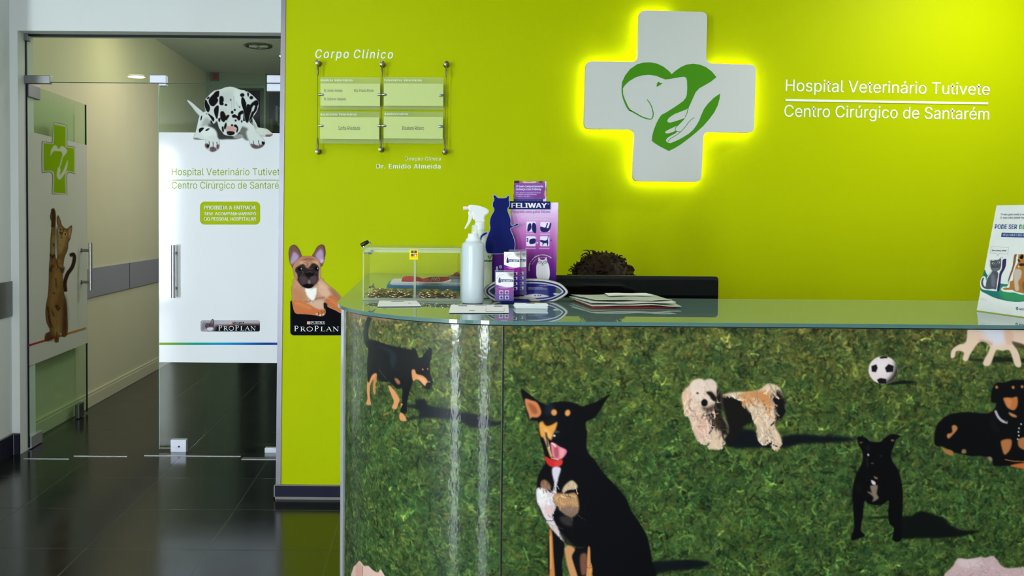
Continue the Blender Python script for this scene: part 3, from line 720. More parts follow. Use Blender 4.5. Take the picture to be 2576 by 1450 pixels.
def ribbon(s, w0, w1=None, mp=me_, z=Kc):
    p = zf(*z, s); n = len(p); d = np.gradient(p, axis=0); d /= np.linalg.norm(d, axis=1, keepdims=True); nn = np.stack([-d[:, 1], d[:, 0]], 1); w = np.linspace(w0, w0 if w1 is None else w1, n)[:, None]*z[2]/2
    A = mp(*(p+nn*w).T); B = mp(*(p-nn*w).T)
    bm = MB(); vs = [(bm.b.verts.new(Vector(p_)), bm.b.verts.new(Vector(q_))) for p_, q_ in zip(A, B)]
    for i in range(n-1): bm.b.faces.new([vs[i][0], vs[i+1][0], vs[i+1][1], vs[i][1]])
    bm.build('emblem_line', EG, t)
ribbon('420,805 440,815 470,832 500,850 530,862 560,870 578,868 588,850 590,825 583,795 572,765 558,742 544,726', 10, 5)
ribbon('848,785 842,800 835,830 822,855', 4); ribbon('775,912 760,922 752,935 750,945 757,956 770,962 790,962', 4)
ribbon('790,962 820,930 850,890 870,870 890,858', 4); ribbon('790,962 760,985 725,1005 705,1020 698,1035', 4)

# ================================================================== reception counter
CXc, CYc, RC = .25, 2.85, .523; YFR = CYc-RC; ZTOP = 1.1; XEND = 2.15
K = 958.0                                   # mural measure: points per metre along the panel
A0 = math.radians(16.5); SA = RC*A0; SQ = RC*PI/2
def px2s(p):        # picture point -> (along, down) on the unrolled panel
    p = np.asarray(p, float); d = rays(p[:, 0], p[:, 1]); s = np.empty(len(p)); z = np.empty(len(p))
    for i, q in enumerate(d):
        tt = YFR/q[1]; X = q[0]*tt
        if X >= CXc: s[i] = SQ+X-CXc; z[i] = H+q[2]*tt
        else:
            a = q[0]**2+q[1]**2; bb = -2*(q[0]*CXc+q[1]*CYc); cc = CXc**2+CYc**2-RC*RC; ds = bb*bb-4*a*cc
            tt = (-bb-math.sqrt(max(ds, 0)))/(2*a); x, y = q[0]*tt, q[1]*tt
            s[i] = RC*math.atan2(CYc-y, CXc-x); z[i] = H+q[2]*tt
    return np.stack([s*K, (ZTOP-z)*K], -1)
def s2xyz(U, V):
    s = np.asarray(U)/K; a = np.minimum(s/RC, PI/2); X = CXc-RC*np.cos(a)+np.maximum(0, s-SQ); Y = CYc-RC*np.sin(a)
    return np.stack([X, Y, ZTOP-np.asarray(V)/K], -1)
V0, V1 = 14, 1035
mu = Canvas(SA*K, V0, (SQ+XEND-CXc)*K, V1, 1.7, px2s)
# grass: broad tones, then thousands of blades
yy = (np.arange(mu.h)*mu.c)[:, None]/660.
def ramp(y, st): return np.stack([np.interp(y, [a for a, _ in st], [c[i] for _, c in st]) for i in range(3)], -1)
base = ramp(yy, [(0, (122, 106, 50)), (.12, (98, 98, 44)), (.3, (76, 91, 36)), (.55, (58, 84, 38)), (.8, (57, 82, 34)), (1.6, (52, 76, 32))])
n1 = mu.cloud(50/mu.c)*.5+mu.cloud(18/mu.c)*.5; n2 = mu.cloud(90/mu.c)
mu.rgb = base*(1+.10*n1)[..., None]+n2[..., None]*np.array((4., 1, -1)); mu.a[:] = 1
full = np.ones((mu.h, mu.w))
def blades(n, ln, jit, tint=None, ta=0., wid=2):
    mu.z = None; mu.fur(full, n, ln, rng.choice([60, 90, 120, 20, 160]), 55, jit, wid, tint, ta)
for r in range(5):
    blades(14000, 19, .29); blades(6000, 17, .18, (40, 74, 40), .45); blades(4200, 15, .15, (124, 124, 56), .38); blades(4200, 13, .25, (26, 46, 28), .42); blades(4200, 16, .16, (94, 114, 54), .45, 1)
mu.blur(.75)
K0 = (10, 11, 14); TAN = (214, 150, 92); SH = (13, 20, 18)
# earth at the top left
mu.poly('872,790 905,786 960,795 985,803 960,806 905,800 880,799', (150, 104, 76), 8, .7); mu.poly('940,796 985,801 1010,806 960,806', (190, 140, 116), 5, .6)
# walking dog
mu.at(840, 740, 460/1853)
for s in ('500,1230 560,1200', ): mu.line(s, 12, (170, 120, 60), soft=6)
sh = '420,1085 560,1105 700,1120 820,1120 830,1070 920,1068 960,1130 1100,1150 1300,1200 1500,1230 1620,1290 1720,1305 1600,1342 1400,1352 1250,1275 1050,1262 850,1258 780,1278 720,1262 850,1235 860,1190 780,1155'
mu.poly(sh, (14, 18, 26), 22, .95)
mu.line('365,235 338,300 325,380 325,440 345,510 380,540', 42, (20, 34, 20), 60, 8); mu.line('350,480 400,520', 60, K0, soft=8)
OR = (216, 146, 92)
mu.poly('395,790 435,790 432,850 420,930 422,1005 405,1015 395,960 400,880', (196, 128, 78), 6)
mu.poly('340,890 370,830 395,785 425,790 420,830 375,905 362,990 370,1090 378,1118 350,1128 326,1112 340,1060 334,980', OR, 6)
mu.poly('550,930 590,955 635,1010 664,1075 655,1105 638,1160 615,1168 588,1150 608,1092 580,1020', OR, 6)
body = '335,480 400,468 470,490 560,520 680,545 780,565 797,545 820,555 845,600 858,645 890,640 920,598 955,560 985,550 992,600 985,660 970,720 978,820 1002,880 992,925 955,970 920,945 880,900 840,868 805,880 790,925 765,1000 745,1080 735,1130 700,1130 690,1060 692,960 640,962 600,925 560,890 520,890 450,872 432,805 385,825 350,900 340,800 335,700 350,570'
mu.poly(body, K0, 8)
mu.poly('440,520 540,545 600,580 640,640 600,760 570,700 560,600 480,560', (30, 40, 54), 26, .7); mu.line('455,760 480,800 530,860', 6, (90, 92, 84), soft=6, op=.7)
mu.poly('790,772 820,768 838,810 900,828 945,868 950,905 930,935 905,920 870,880 835,868 803,882 790,830', OR, 7); mu.poly('845,840 900,850 940,890 925,925 880,890', (230, 170, 120), 8, .7)
mu.poly('870,890 905,925 930,940 925,965 890,925', (40, 28, 24), 6); mu.blob(965, 890, 14, 8, (120, 124, 130), soft=5); mu.blob(955, 930, 26, 32, K0, soft=6)
mu.poly('612,860 640,855 672,890 665,915 640,910', (150, 96, 62), 10); mu.blob(900, 765, 9, 9, (206, 130, 74), soft=4); mu.blob(950, 760, 7, 10, (206, 130, 74), soft=4)
mu.poly('678,1112 700,1120 706,1165 680,1170', OR, 5); mu.poly('690,1130 730,1120 740,1190 715,1215 675,1200', K0, 6); mu.poly('668,1208 700,1212 736,1278 690,1288 664,1262', OR, 6)
mu.line('935,570 970,600 960,660', 22, (22, 24, 26), soft=12, op=.6)
# sitting dog
mu.at(1260, 960, 500/1480)
mu.poly('1120,1352 1250,1335 1400,1328 1480,1335 1562,1352 1480,1390 1300,1412 1120,1432', (12, 16, 22), 16, .96)
mu.poly('362,1115 470,1200 455,1360 455,1490 362,1490', K0, 6); mu.poly('475,1240 560,1240 690,1260 690,1500 535,1500 500,1380', K0, 6)
dog = '150,66 195,82 240,118 290,152 342,178 372,162 420,153 480,150 550,162 600,186 650,172 715,148 812,93 790,130 765,172 725,236 690,276 632,308 642,390 636,460 648,530 700,590 770,690 850,772 930,870 970,962 1030,1050 1090,1160 1112,1260 1126,1340 1128,1500 640,1500 640,1260 560,1235 470,1200 400,1120 350,1060 300,985 264,880 266,790 282,690 330,612 330,560 308,480 282,380 276,300 215,284 182,190'
dm = mu.poly(dog, (8, 8, 12), 7)
mu.poly('180,130 225,140 272,160 302,230 275,268 232,268 216,282 205,240 186,190', (206, 128, 80), 8); mu.poly('200,160 250,180 275,235 240,240 215,200', (150, 76, 44), 14, .8); mu.line('150,70 190,120', 10, K0, soft=5)
mu.poly('330,190 380,165 400,200 370,250 330,250', (26, 36, 50), 24, .8)
mu.blob(396, 232, 22, 24, (226, 152, 82), soft=7); mu.blob(497, 235, 20, 25, (226, 152, 82), 20, soft=7)
mu.poly('285,312 322,298 345,330 385,318 420,302 412,345 390,400 372,440 345,410 305,418 290,380', (232, 158, 70), 9); mu.poly('320,345 350,365 375,400 360,430 335,400', (240, 180, 110), 9, .8)
mu.poly('320,290 400,280 395,310 350,330 325,320', (20, 18, 18), 10); mu.poly('395,385 432,362 440,420 400,425', (14, 14, 16), 8); mu.blob(398, 405, 9, 9, (225, 225, 225), soft=5); mu.blob(415, 376, 22, 9, (90, 92, 96), soft=8, op=.7)
mu.line('325,410 340,450 362,520 378,565', 24, (216, 160, 104), 18, 6); mu.line('345,430 362,500', 9, (250, 220, 180), soft=5); mu.line('335,380 345,440 350,490', 14, (24, 18, 16), soft=6, op=.7)
mu.poly('372,456 405,462 432,482 490,512 478,552 440,585 410,578 385,560 374,500', (226, 128, 140), 6); mu.poly('395,495 425,492 430,560 405,565', (178, 78, 96), 8, .9); mu.poly('440,500 475,520 455,570 440,560', (244, 168, 178), 8, .7); mu.line('378,460 395,470 410,490', 8, (250, 240, 230), soft=4)
mu.poly('328,560 372,578 415,585 458,582 452,622 405,642 350,622', (206, 42, 40), 6); mu.line('375,572 430,584', 8, (236, 200, 160), soft=4); mu.poly('400,600 455,590 450,620 405,638', (226, 70, 66), 8, .6)
mu.poly('300,745 335,735 372,780 360,808 300,795', (150, 110, 84), 10); mu.poly('268,797 330,800 378,828 398,760 382,690 388,642 446,646 428,720 412,800 416,838 386,880 412,930 382,992 402,1050 442,1130 475,1200 400,1125 345,1050 292,945 266,880', (226, 214, 222), 8)
mu.poly('275,810 330,812 350,880 330,940 290,920', (242, 234, 226), 12, .8); mu.poly('310,910 400,930 375,1010 330,980', (222, 180, 176), 12, .7); mu.poly('390,650 432,655 405,740', (216, 206, 226), 8, .8); mu.poly('345,1045 400,1060 430,1130 390,1110', (206, 178, 170), 8, .8)
mu.poly('468,785 500,752 535,738 572,780 550,805 500,808 470,832 456,820', (206, 178, 146), 8); mu.poly('388,852 430,832 490,838 555,832 580,900 575,965 530,1010 480,990 430,940 398,905', (186, 138, 94), 10)
mu.poly('430,940 560,930 575,970 530,1012 470,985', (128, 104, 92), 14, .9); mu.poly('440,1010 520,1010 530,1080 460,1060', (70, 62, 60), 16, .7); mu.line('400,870 480,850 560,860', 14, (222, 182, 140), soft=8, op=.7); mu.line('430,920 520,900 570,910', 10, (216, 170, 130), soft=8, op=.6); mu.poly('440,1120 540,1220 560,1240 470,1200', (60, 56, 44), 10, .7)
mu.poly('361,1118 382,1135 392,1300 402,1490 360,1490 364,1380', (204, 132, 70), 7); mu.line('368,1150 372,1300 370,1400', 9, (236, 170, 100), soft=5)
mu.poly('475,1240 512,1225 552,1250 530,1300 540,1350 580,1490 530,1490 496,1380 478,1290', (206, 146, 96), 7); mu.poly('590,1300 640,1290 640,1420 600,1440', (150, 96, 76), 12, .8); mu.poly('648,1242 664,1242 668,1340 682,1400 668,1490 632,1490 640,1400', (220, 150, 88), 6)
br_ = dm*((mu.rgb.sum(-1) > 190) & (np.arange(mu.h)[:, None]*mu.c > 385)); mu.fur(br_, 240, 40, -80, 14, .07, 1); mu.fur(dm*(np.arange(mu.h)[:, None]*mu.c > 380), 60, 60, -60, 20, .2, 1)
# long haired dog
mu.at(1680, 920, 500/2576)
mu.poly('790,860 1080,830 1150,880 1200,1000 1450,980 1500,920 1700,890 2000,910 2250,925 2460,950 2300,990 2000,1005 1700,1022 1500,1072 1240,1062 780,1055', (12, 16, 24), 30, .96)
CRM = (228, 196, 168)
b1 = mu.poly('700,385 850,348 1000,342 1150,325 1230,282 1290,237 1380,245 1455,300 1500,420 1520,580 1445,700 1385,720 1392,800 1450,900 1478,1000 1432,1085 1362,1088 1330,1005 1252,1032 1190,990 1160,900 1150,800 1100,700 1090,640 1000,560 900,435 720,405', CRM, 16)
b2 = mu.poly('940,368 1150,328 1250,358 1365,400 1335,480 1265,545 1215,480 1150,425 1050,432 960,425', (204, 132, 74), 26, .85); mu.poly('1180,330 1330,330 1345,440 1290,500 1220,430', (210, 140, 84), 26, .6)
mu.poly('700,418 880,428 985,500 1055,610 1105,640 1095,725 990,785 960,840 830,1010 780,1000 760,700', (22, 20, 18), 22); mu.poly('1340,400 1400,330 1450,330 1500,420 1525,560 1480,690 1440,712 1400,640 1385,520', (20, 18, 18), 24)
mu.poly('1250,980 1340,980 1340,1060 1290,1065 1250,1040', (14, 16, 20), 16)
mu.fur(b1, 150, 150, -75, 16, .10, 2)
f1 = mu.poly('180,392 230,310 275,262 330,192 420,174 480,190 560,175 622,222 645,300 690,350 705,500 695,620 775,760 785,860 745,920 705,1000 698,1078 530,1078 545,1002 490,1022 420,1002 370,950 345,880 300,760 270,660 226,642 208,500', (222, 192, 172), 16)
mu.poly('630,300 695,345 715,480 705,640 785,800 770,880 700,900 620,760 540,645 600,560 620,440', (30, 26, 22), 26); mu.poly('460,560 560,560 640,660 700,800 600,820 560,700', (70, 54, 40), 40, .7)
mu.poly('330,640 470,640 520,760 480,900 400,930 340,820', (226, 176, 150), 40, .6); mu.poly('180,400 265,270 280,420 260,560 280,650 230,640', (236, 190, 156), 24, .7)
mu.fur(f1, 200, 130, -85, 18, .09, 2)
mu.poly('290,260 350,190 450,180 470,290 440,420 330,420', (240, 216, 200), 24, .75); mu.poly('480,200 560,178 620,225 625,300 560,330 490,300', (230, 206, 190), 20, .7); mu.line('300,460 340,520 380,500', 30, (240, 214, 190), soft=14, op=.8)
mu.poly('500,345 560,340 620,400 640,470 580,450 530,390', (24, 20, 18), 14); mu.blob(385, 360, 15, 14, (70, 46, 36), soft=8); mu.poly('490,390 540,395 550,470 510,450', (232, 206, 190), 14, .8)
mu.blob(474, 485, 42, 48, (12, 12, 14), soft=10); mu.poly('430,540 520,545 600,500 600,580 520,600', (60, 46, 36), 26, .8); mu.line('295,430 275,520 310,590 345,580', 16, (150, 104, 76), soft=12, op=.7)
mu.poly('590,890 690,850 695,1070 560,1070', (232, 196, 166), 20, .7); mu.blob(722, 1000, 20, 28, (210, 180, 160), soft=10); mu.fur(mu.m, 60, 60, -90, 20, .2)
# football
mu.at(2076, 820, 500/1908)
mu.poly('590,562 720,527 885,540 800,558 640,568', (14, 18, 16), 12, .95)
bl = mu.blob(555, 425, 140, 134, (232, 214, 210), soft=6); mu.poly('670,300 715,400 705,500 620,568 560,560 640,480 670,400', (26, 24, 22), 34, .95, only=bl)
mu.blob(530, 400, 80, 80, (244, 232, 236), soft=70, op=.7, only=bl)
for s in ('443,388 490,370 503,405 487,446 446,440', '573,405 608,368 657,387 651,442 590,448', '520,302 560,288 605,295 592,312 530,316', '497,517 530,502 586,512 586,556 515,556'): mu.poly(s, (20, 18, 26), 5, 1, smooth=False, only=bl)
# white puppy at the top
mu.poly('1370,325 1560,320 1640,295 1908,312 2100,320 2100,345 1600,352', (20, 28, 18), 14, .9)
pu = mu.poly('1405,-60 1720,-70 1908,-60 2100,-40 2100,190 1908,195 1850,190 1792,165 1852,250 1882,385 1822,382 1772,242 1700,242 1640,238 1582,376 1512,362 1582,205 1492,150 1402,258 1362,338 1320,322 1330,258 1262,242 1242,300 1206,305 1216,232 1282,182 1352,150', (238, 206, 180), 7)
mu.poly('1500,20 1700,20 1720,160 1640,190 1560,140', (228, 226, 240), 50, .9, only=pu); mu.poly('1480,130 1600,160 1580,200 1500,170', (214, 150, 130), 16, .6, only=pu); mu.poly('1720,40 1800,60 1800,170 1740,170', (226, 176, 150), 20, .6, only=pu); mu.poly('1790,150 1908,180 1908,210 1850,200', (60, 40, 30), 10, .8)
# lying dog at the right
mu.poly('1050,1140 1060,990 1110,910 1200,850 1350,830 1550,842 1622,800 1640,742 1592,732 1600,620 1642,550 1720,545 1800,520 1908,525 2100,540 2100,1380 1900,1380 1760,1345 1620,1345 1600,1272 1500,1252 1400,1252 1300,1232 1200,1205 1140,1165', (7, 7, 9), 8)
for s, c in (('1712,692 1800,690 1842,682 1847,760 1812,812 1752,790 1722,740', (196, 116, 62)), ('1760,830 1835,862 1830,882 1780,866', (196, 134, 84)), ('1215,965 1250,955 1270,990 1222,1050 1180,1086 1170,1042 1218,1024', (196, 124, 80)), ('1110,1162 1150,1180 1222,1202 1222,1248 1150,1222', (170, 116, 60)), ('1692,1102 1785,1092 1780,1180 1722,1240 1692,1162', (186, 114, 66)), ('1860,1085 1990,1080 1990,1200 1866,1172', (186, 114, 66)), ('1775,1342 1900,1318 2040,1318 2040,1400 1840,1364', (200, 110, 52)), ('1560,1260 1595,1262 1600,1300 1570,1290', (150, 130, 110)), ('1315,1190 1350,1190 1350,1225 1310,1225', (150, 112, 70))): mu.poly(s, c, 9)
mu.poly('1730,700 1790,715 1770,790 1740,750', (222, 146, 90), 12, .6); mu.line('1725,1285 1800,1300 1908,1305', 8, (190, 120, 70), soft=5)
for x, y in ((1804, 592), (1890, 586), (1646, 590)): mu.blob(x, y, 14, 16, (190, 120, 66), soft=6)
mu.line('1632,815 1660,875 1700,915 1750,930', 24, (186, 176, 184), 26, 5); mu.line('1722,905 1742,925', 12, (40, 40, 44), soft=3)
for x, y in ((1880, 945), (1860, 985), (1855, 1020), (1858, 1055), (1848, 1090)): mu.blob(x, y, 8, 9, (210, 210, 206), soft=4)
mu.poly('1590,880 1600,980 1680,1030', (22, 28, 26), 24, .6)
# black dog facing front
mu.at(2076, 1060, 500/1859)
mu.poly('715,900 800,888 890,842 1000,868 1130,920 1162,970 1282,1020 1452,1030 1280,1077 1100,1092 850,1097 700,1085', (9, 14, 14), 16, .97)
mu.poly('410,905 560,885 600,900 560,915 420,915', (12, 18, 14), 10, .8)
bd = mu.poly('300,152 345,145 385,160 415,188 450,195 520,194 556,155 620,122 660,124 706,142 665,172 640,240 618,300 626,372 682,460 716,580 726,700 722,850 716,1000 716,1102 672,1132 630,1102 642,1000 602,960 588,860 595,745 540,780 470,786 400,772 368,750 350,900 332,1020 372,1068 312,1100 250,1117 244,1080 270,1000 264,850 254,650 290,500 350,372 345,282 312,222', (6, 6, 8), 7)
mu.poly('430,552 468,570 466,598 438,588', (228, 214, 214), 6); mu.poly('420,610 450,602 490,602 482,680 500,720 440,756 450,712 390,662 428,668 440,690', (150, 128, 112), 9, .9); mu.poly('455,515 490,530 485,545 460,535', (140, 116, 90), 6, .9)
mu.blob(402, 316, 9, 12, (190, 200, 220), soft=6); mu.blob(520, 325, 14, 6, (40, 46, 60), soft=8); mu.blob(440, 395, 14, 7, (70, 84, 110), soft=6); mu.poly('320,200 350,190 345,205 325,212', (120, 90, 70), 5, .8); mu.poly('612,175 640,172 640,190 620,188', (150, 116, 90), 5, .8); mu.line('395,230 405,270', 26, (40, 44, 48), soft=20, op=.7); mu.line('300,600 320,660', 40, (26, 20, 18), soft=30, op=.8); mu.line('385,340 400,430', 14, (30, 36, 46), soft=10, op=.8)
pk = mu.poly('1150,1500 1200,1350 1235,1290 1270,1283 1330,1292 1440,1274 1500,1278 1562,1262 1602,1292 1680,1372 1859,1368 2000,1380 2000,1500', (212, 178, 178), 8); mu.poly('1250,1300 1400,1290 1480,1340 1380,1380 1260,1360', (232, 208, 210), 24, .7, only=pk); mu.fur(pk, 120, 70, 30, 50, .08)
mu.at(640, 1100, 420/1740)
pk = mu.poly('1030,1500 1028,1370 1060,1330 1098,1292 1140,1342 1188,1345 1240,1392 1288,1412 1310,1382 1330,1400 1350,1500', (222, 186, 172), 7); mu.poly('1060,1340 1110,1320 1120,1450 1060,1450', (206, 152, 136), 12, .7, only=pk); mu.line('1125,1345 1125,1450', 8, (150, 104, 92), soft=5, op=.8)
mu.z = None
mu.blur(.45)
GAIN = 1.08
ct = thing('reception_counter', 'reception counter with rounded end, dogs on grass printed on its front and glass top', 'counter', (.6, 2.7, 0))
SEAM = int(((RC*math.radians(84.9))-SA)*K/mu.c)
mu.mesh('curved_panel', s2xyz, printmat('glossy_mural', .4, .15, coat=1., bump=.12, bscale=(110, 110, 60), coatrough=.09, coatior=1.4), ct, GAIN, (0, SEAM))
mu.mesh('front_panel', s2xyz, printmat('satin_mural', .5, .12), ct, GAIN, (SEAM, mu.w))
mu = None
# carcass behind the print, side, base, seam
def arcpts(r, a0=0., a1=PI/2, n=40): return [(CXc-r*math.cos(a), CYc-r*math.sin(a)) for a in np.linspace(a0, a1, n)]
SIDE = mat('counter_side_laminate', lin(214, 220, 232), .18, spec=.5, var=.02)
XS = CXc-RC
o = arcpts(RC-.004)+[(XEND, YFR+.004), (XEND, YFR+.022)]+arcpts(RC-.022)[::-1]
MB().prism([(x, y, .0) for x, y in o], (0, 0, 1.086)).build('carcass', mat('counter_board', lin(110, 110, 100), .6), ct)
o = arcpts(RC+.0012, 0, A0, 16); o2 = arcpts(RC-.003, 0, A0, 16)[::-1]
b = MB(); b.prism([(x, y, .0) for x, y in [(XS-.0012, YW-.002)]+o+o2+[(XS+.02, YW-.002)]], (0, 0, 1.086)); b.build('side_panel', SIDE, ct)
def vstrip(a, w, out, m, nm):
    a = math.radians(a); da = w/RC/2; q = [(CXc-(RC+d)*math.cos(x), CYc-(RC+d)*math.sin(x)) for x, d in ((a-da, 0), (a+da, 0), (a+da, out), (a-da, out))]
    MB().prism([(x, y, .0) for x, y in q], (0, 0, 1.085)).build(nm, m, ct)
vstrip(84.9, .0022, .0009, BLACK, 'seam_strip'); vstrip(84.5, .0009, .0012, STEELD, 'seam_strip'); vstrip(17, .006, .003, ALU, 'edge_strip')
b = MB(); b.box(.33, XEND, 3.0, 3.02, .0, 1.086); b.box(.31, .33, 3.02, YW-.004, 0, 1.086); b.build('inner_board', mat('counter_inner_board', lin(176, 182, 176), .5), ct)
MB().box(.33, XEND, 3.02, 3.36, .70, .73, .004).build('desk_top', mat('desk_laminate', lin(200, 200, 196), .35), ct)
TOPM = mat('glass_worktop', lin(112, 142, 134), .015, spec=.6, var=.01)
r = RC+.012
o = [(CXc-r, YW-.003)]+arcpts(r)+[(XEND+.01, CYc-r), (XEND+.01, 3.035)]+[(.365, 3.035), (.345, 3.045), (.335, 3.065), (.335, YW-.003)]
b = MB().prism([(x, y, ZTOP-.010) for x, y in o], (0, 0, .010)); b.b.normal_update(); bmesh.ops.triangulate(b.b, faces=[f for f in b.b.faces if len(f.verts) > 4])
b.build('glass_top', TOPM, ct)
o = arcpts(r+.0012)+[(XEND+.01, CYc-r-.0012)]; o2 = [(XEND+.01, CYc-r+.0005)]+arcpts(r-.0005)[::-1]
MB().prism([(x, y, ZTOP-.010) for x, y in o+o2], (0, 0, .0096)).build('glass_edge', mat('worktop_edge', lin(84, 122, 118), .12, spec=.6), ct)
# ================================================================== printed stickers
SERIF = {'P': (.62, [([(.2, 0), (.2, 1)], .17), ([(0, .025), (.42, .025)], .05), ([(0, .975), (.5, .975)], .05), ([(.2, .97), (.55, .95), (.74, .74), (.55, .5), (.2, .47)], .09)]),
 'R': (.74, [([(.2, 0), (.2, 1)], .17), ([(0, .025), (.42, .025)], .05), ([(0, .975), (.5, .975)], .05), ([(.2, .97), (.55, .95), (.72, .76), (.55, .53), (.2, .5)], .09), ([(.42, .5), (.9, .0)], .16), ([(.75, .025), (1.05, .025)], .05)]),
 'O': (.86, [([(.5, .98), (.16, .82), (.05, .5), (.16, .18), (.5, .02), (.84, .18), (.95, .5), (.84, .82), (.5, .98)], .11)]),
 'L': (.62, [([(.25, 0), (.25, 1)], .19), ([(0, .025), (.95, .025)], .05), ([(.05, .975), (.5, .975)], .05), ([(.93, 0), (.97, .26)], .06)]),
 'A': (.82, [([(.12, 0), (.5, 1)], .06), ([(.48, 1), (.9, 0)], .16), ([(.1, .35), (.7, .4)], .05), ([(0, .025), (.28, .025)], .05), ([(.72, .025), (1.05, .025)], .05)]),
 'N': (.86, [([(.16, 0), (.16, 1)], .06), ([(.86, 0), (.86, 1)], .06), ([(.14, 1), (.86, 0)], .16), ([(0, .025), (.34, .025)], .05), ([(0, .975), (.2, .975)], .05), ([(.7, .975), (1.02, .975)], .05)])}
def serif(word, l, r, base, cap, small, mp, m, parent, name='brand_lettering'):
    """roman capitals; the first letter of each word stands taller"""
    gl = []; x = 0.
    for wd in word.split():
        for i, ch in enumerate(wd):
            k = cap if i == 0 else small; gl.append((ch, x, k)); x += SERIF[ch][0]*k+.12*small
        x += .10*small
    sc = (r-l)/(x-.22*small); b = MB()
    for ch, x0, k in gl:
        wd, st_ = SERIF[ch]
        for pts, tw in st_:
            p = np.array([(l+(x0+q[0]*wd*k)*sc, base-q[1]*k) for q in pts]); n = len(p)
            if n > 3: p = np.array([q for q in (cat(p, 4) if ch == 'O' else p)])
            if n > 3 and ch != 'O':
                qq = np.vstack([2*p[0]-p[1], p, 2*p[-1]-p[-2]]); o = []
                for i in range(1, len(qq)-2):
                    for t in np.linspace(0, 1, 5, endpoint=False): a_, b_, c_, d_ = qq[i-1:i+3]; o.append(.5*(2*b_+(c_-a_)*t+(2*a_-5*b_+4*c_-d_)*t*t+(3*b_-a_-3*c_+d_)*t**3))
                p = np.array(o+[p[-1]])
            dd = np.gradient(p, axis=0); dd /= np.maximum(1e-6, np.linalg.norm(dd, axis=1, keepdims=True)); nn = np.stack([-dd[:, 1], dd[:, 0]], 1)*tw*k/2
            A = mp(*(p+nn).T); B = mp(*(p-nn).T)
            for i in range(len(p)-1): b.face([A[i], A[i+1], B[i+1], B[i]])
    return b.build(name, m, parent)
# dalmatian puppy hanging over the door film
dal = Canvas(468, 216, 690, 386, .8); dal.at(440, 200, 280/2030)
W_ = (214, 220, 216); BK = (22, 22, 24)
dal.poly('218,370 260,385 330,435 420,515 515,600 470,670 440,662 380,600 290,480 235,410', (206, 214, 210), 5); dal.line('300,480 380,585 445,655', 14, (150, 162, 156), soft=10, op=.7)
dal.poly('1410,690 1455,745 1495,820 1520,872 1600,882 1680,902 1745,950 1785,1000 1740,1042 1620,1040 1520,1010 1440,900', (200, 206, 196), 5); dal.poly('1380,760 1450,800 1490,870 1470,910 1400,850', (170, 178, 170), 20, .8); dal.poly('1480,905 1600,900 1700,960 1640,1000 1540,1000', (214, 218, 206), 16, .8); dal.poly('1660,1010 1740,1005 1782,1000 1735,1042 1660,1038', (130, 96, 88), 8)
dal.poly('515,600 600,580 700,700 1300,760 1380,800 1440,860 1480,960 1560,1030 1620,1090 1642,1155 1600,1220 1512,1262 1420,1250 1375,1205 1360,1130 1330,1112 1290,1100 1240,1050 1120,1082 950,1086 808,1086 816,1150 806,1245 765,1295 682,1320 600,1282 548,1222 560,1150 545,1100 352,1092 345,1045 370,980 400,860 420,760 450,660', W_, 5)
dal.poly('640,780 760,760 860,940 1000,1020 1180,960 1220,1040 1120,1084 950,1088 800,1084 760,960 700,890 600,850', (58, 60, 58), 22); dal.poly('1220,860 1330,900 1300,960 1320,1060 1345,1110 1285,1098 1230,1040 1180,940', (90, 92, 86), 26, .85); dal.poly('1060,1040 1180,990 1240,1045 1120,1082', (176, 178, 172), 16, .8)
dal.poly('560,700 660,760 640,840 560,850 480,860', (150, 154, 148), 40, .7); dal.poly('470,880 600,860 720,920 760,1040 700,1010 560,1060 480,1000', (226, 232, 230), 30, .8)
for s in ('352,1092 380,1060 480,1090 545,1098', ): dal.poly(s, (110, 100, 98), 12, .8)
for s in ('440,905 480,880 532,884 500,930 450,970 436,940', '556,925 600,895 636,895 600,930 570,942', '466,740 474,680 496,660 490,720 474,748', '650,750 690,760 720,800 690,800 660,790', '570,620 590,610 585,640'): dal.poly(s, BK, 7)
for s in ('548,1180 600,1170 630,1210 610,1260 560,1240', '760,1200 808,1190 806,1245 770,1275', '640,1240 700,1230 760,1260 745,1305 682,1322 640,1300', '1380,1175 1450,1190 1520,1210 1512,1260 1420,1250', '1530,1210 1600,1180 1620,1200 1590,1232 1520,1260'): dal.poly(s, (86, 62, 68), 14, .85)
for s in ('620,1130 630,1180 610,1240', '694,1140 698,1200 692,1290', '762,1140 772,1190 770,1250', '1430,1120 1440,1180 1470,1220', '1520,1110 1530,1160 1545,1210'): dal.line(s, 12, (70, 64, 66), soft=7)
dal.poly('1590,1130 1640,1150 1625,1195 1585,1170', BK, 7); dal.poly('590,1190 625,1195 605,1240 580,1225', (40, 26, 28), 6)
hd = dal.poly('700,212 820,180 920,142 1010,130 1092,146 1190,185 1300,222 1310,450 1255,560 1248,700 1225,850 1162,970 1082,1030 1000,1026 905,1010 850,945 800,870 780,720 795,500 760,300', (208, 215, 210), 5)
dal.poly('820,260 960,210 1060,230 1040,420 900,420 840,340', (190, 198, 190), 60, .7, only=hd); dal.poly('820,560 900,520 1000,600 980,760 880,760', (196, 200, 194), 40, .7, only=hd); dal.poly('1080,220 1180,220 1200,420 1120,470', (222, 228, 224), 40, .7, only=hd)
for s in ('1030,380 1036,460 1026,540', '1072,300 1078,420 1074,520', '1120,400 1140,460 1190,500'): dal.line(s, 10, (160, 168, 162), soft=10, op=.8)
dal.poly('930,870 1000,850 1110,880 1120,930 1080,960 950,955', (206, 156, 146), 22, .9)
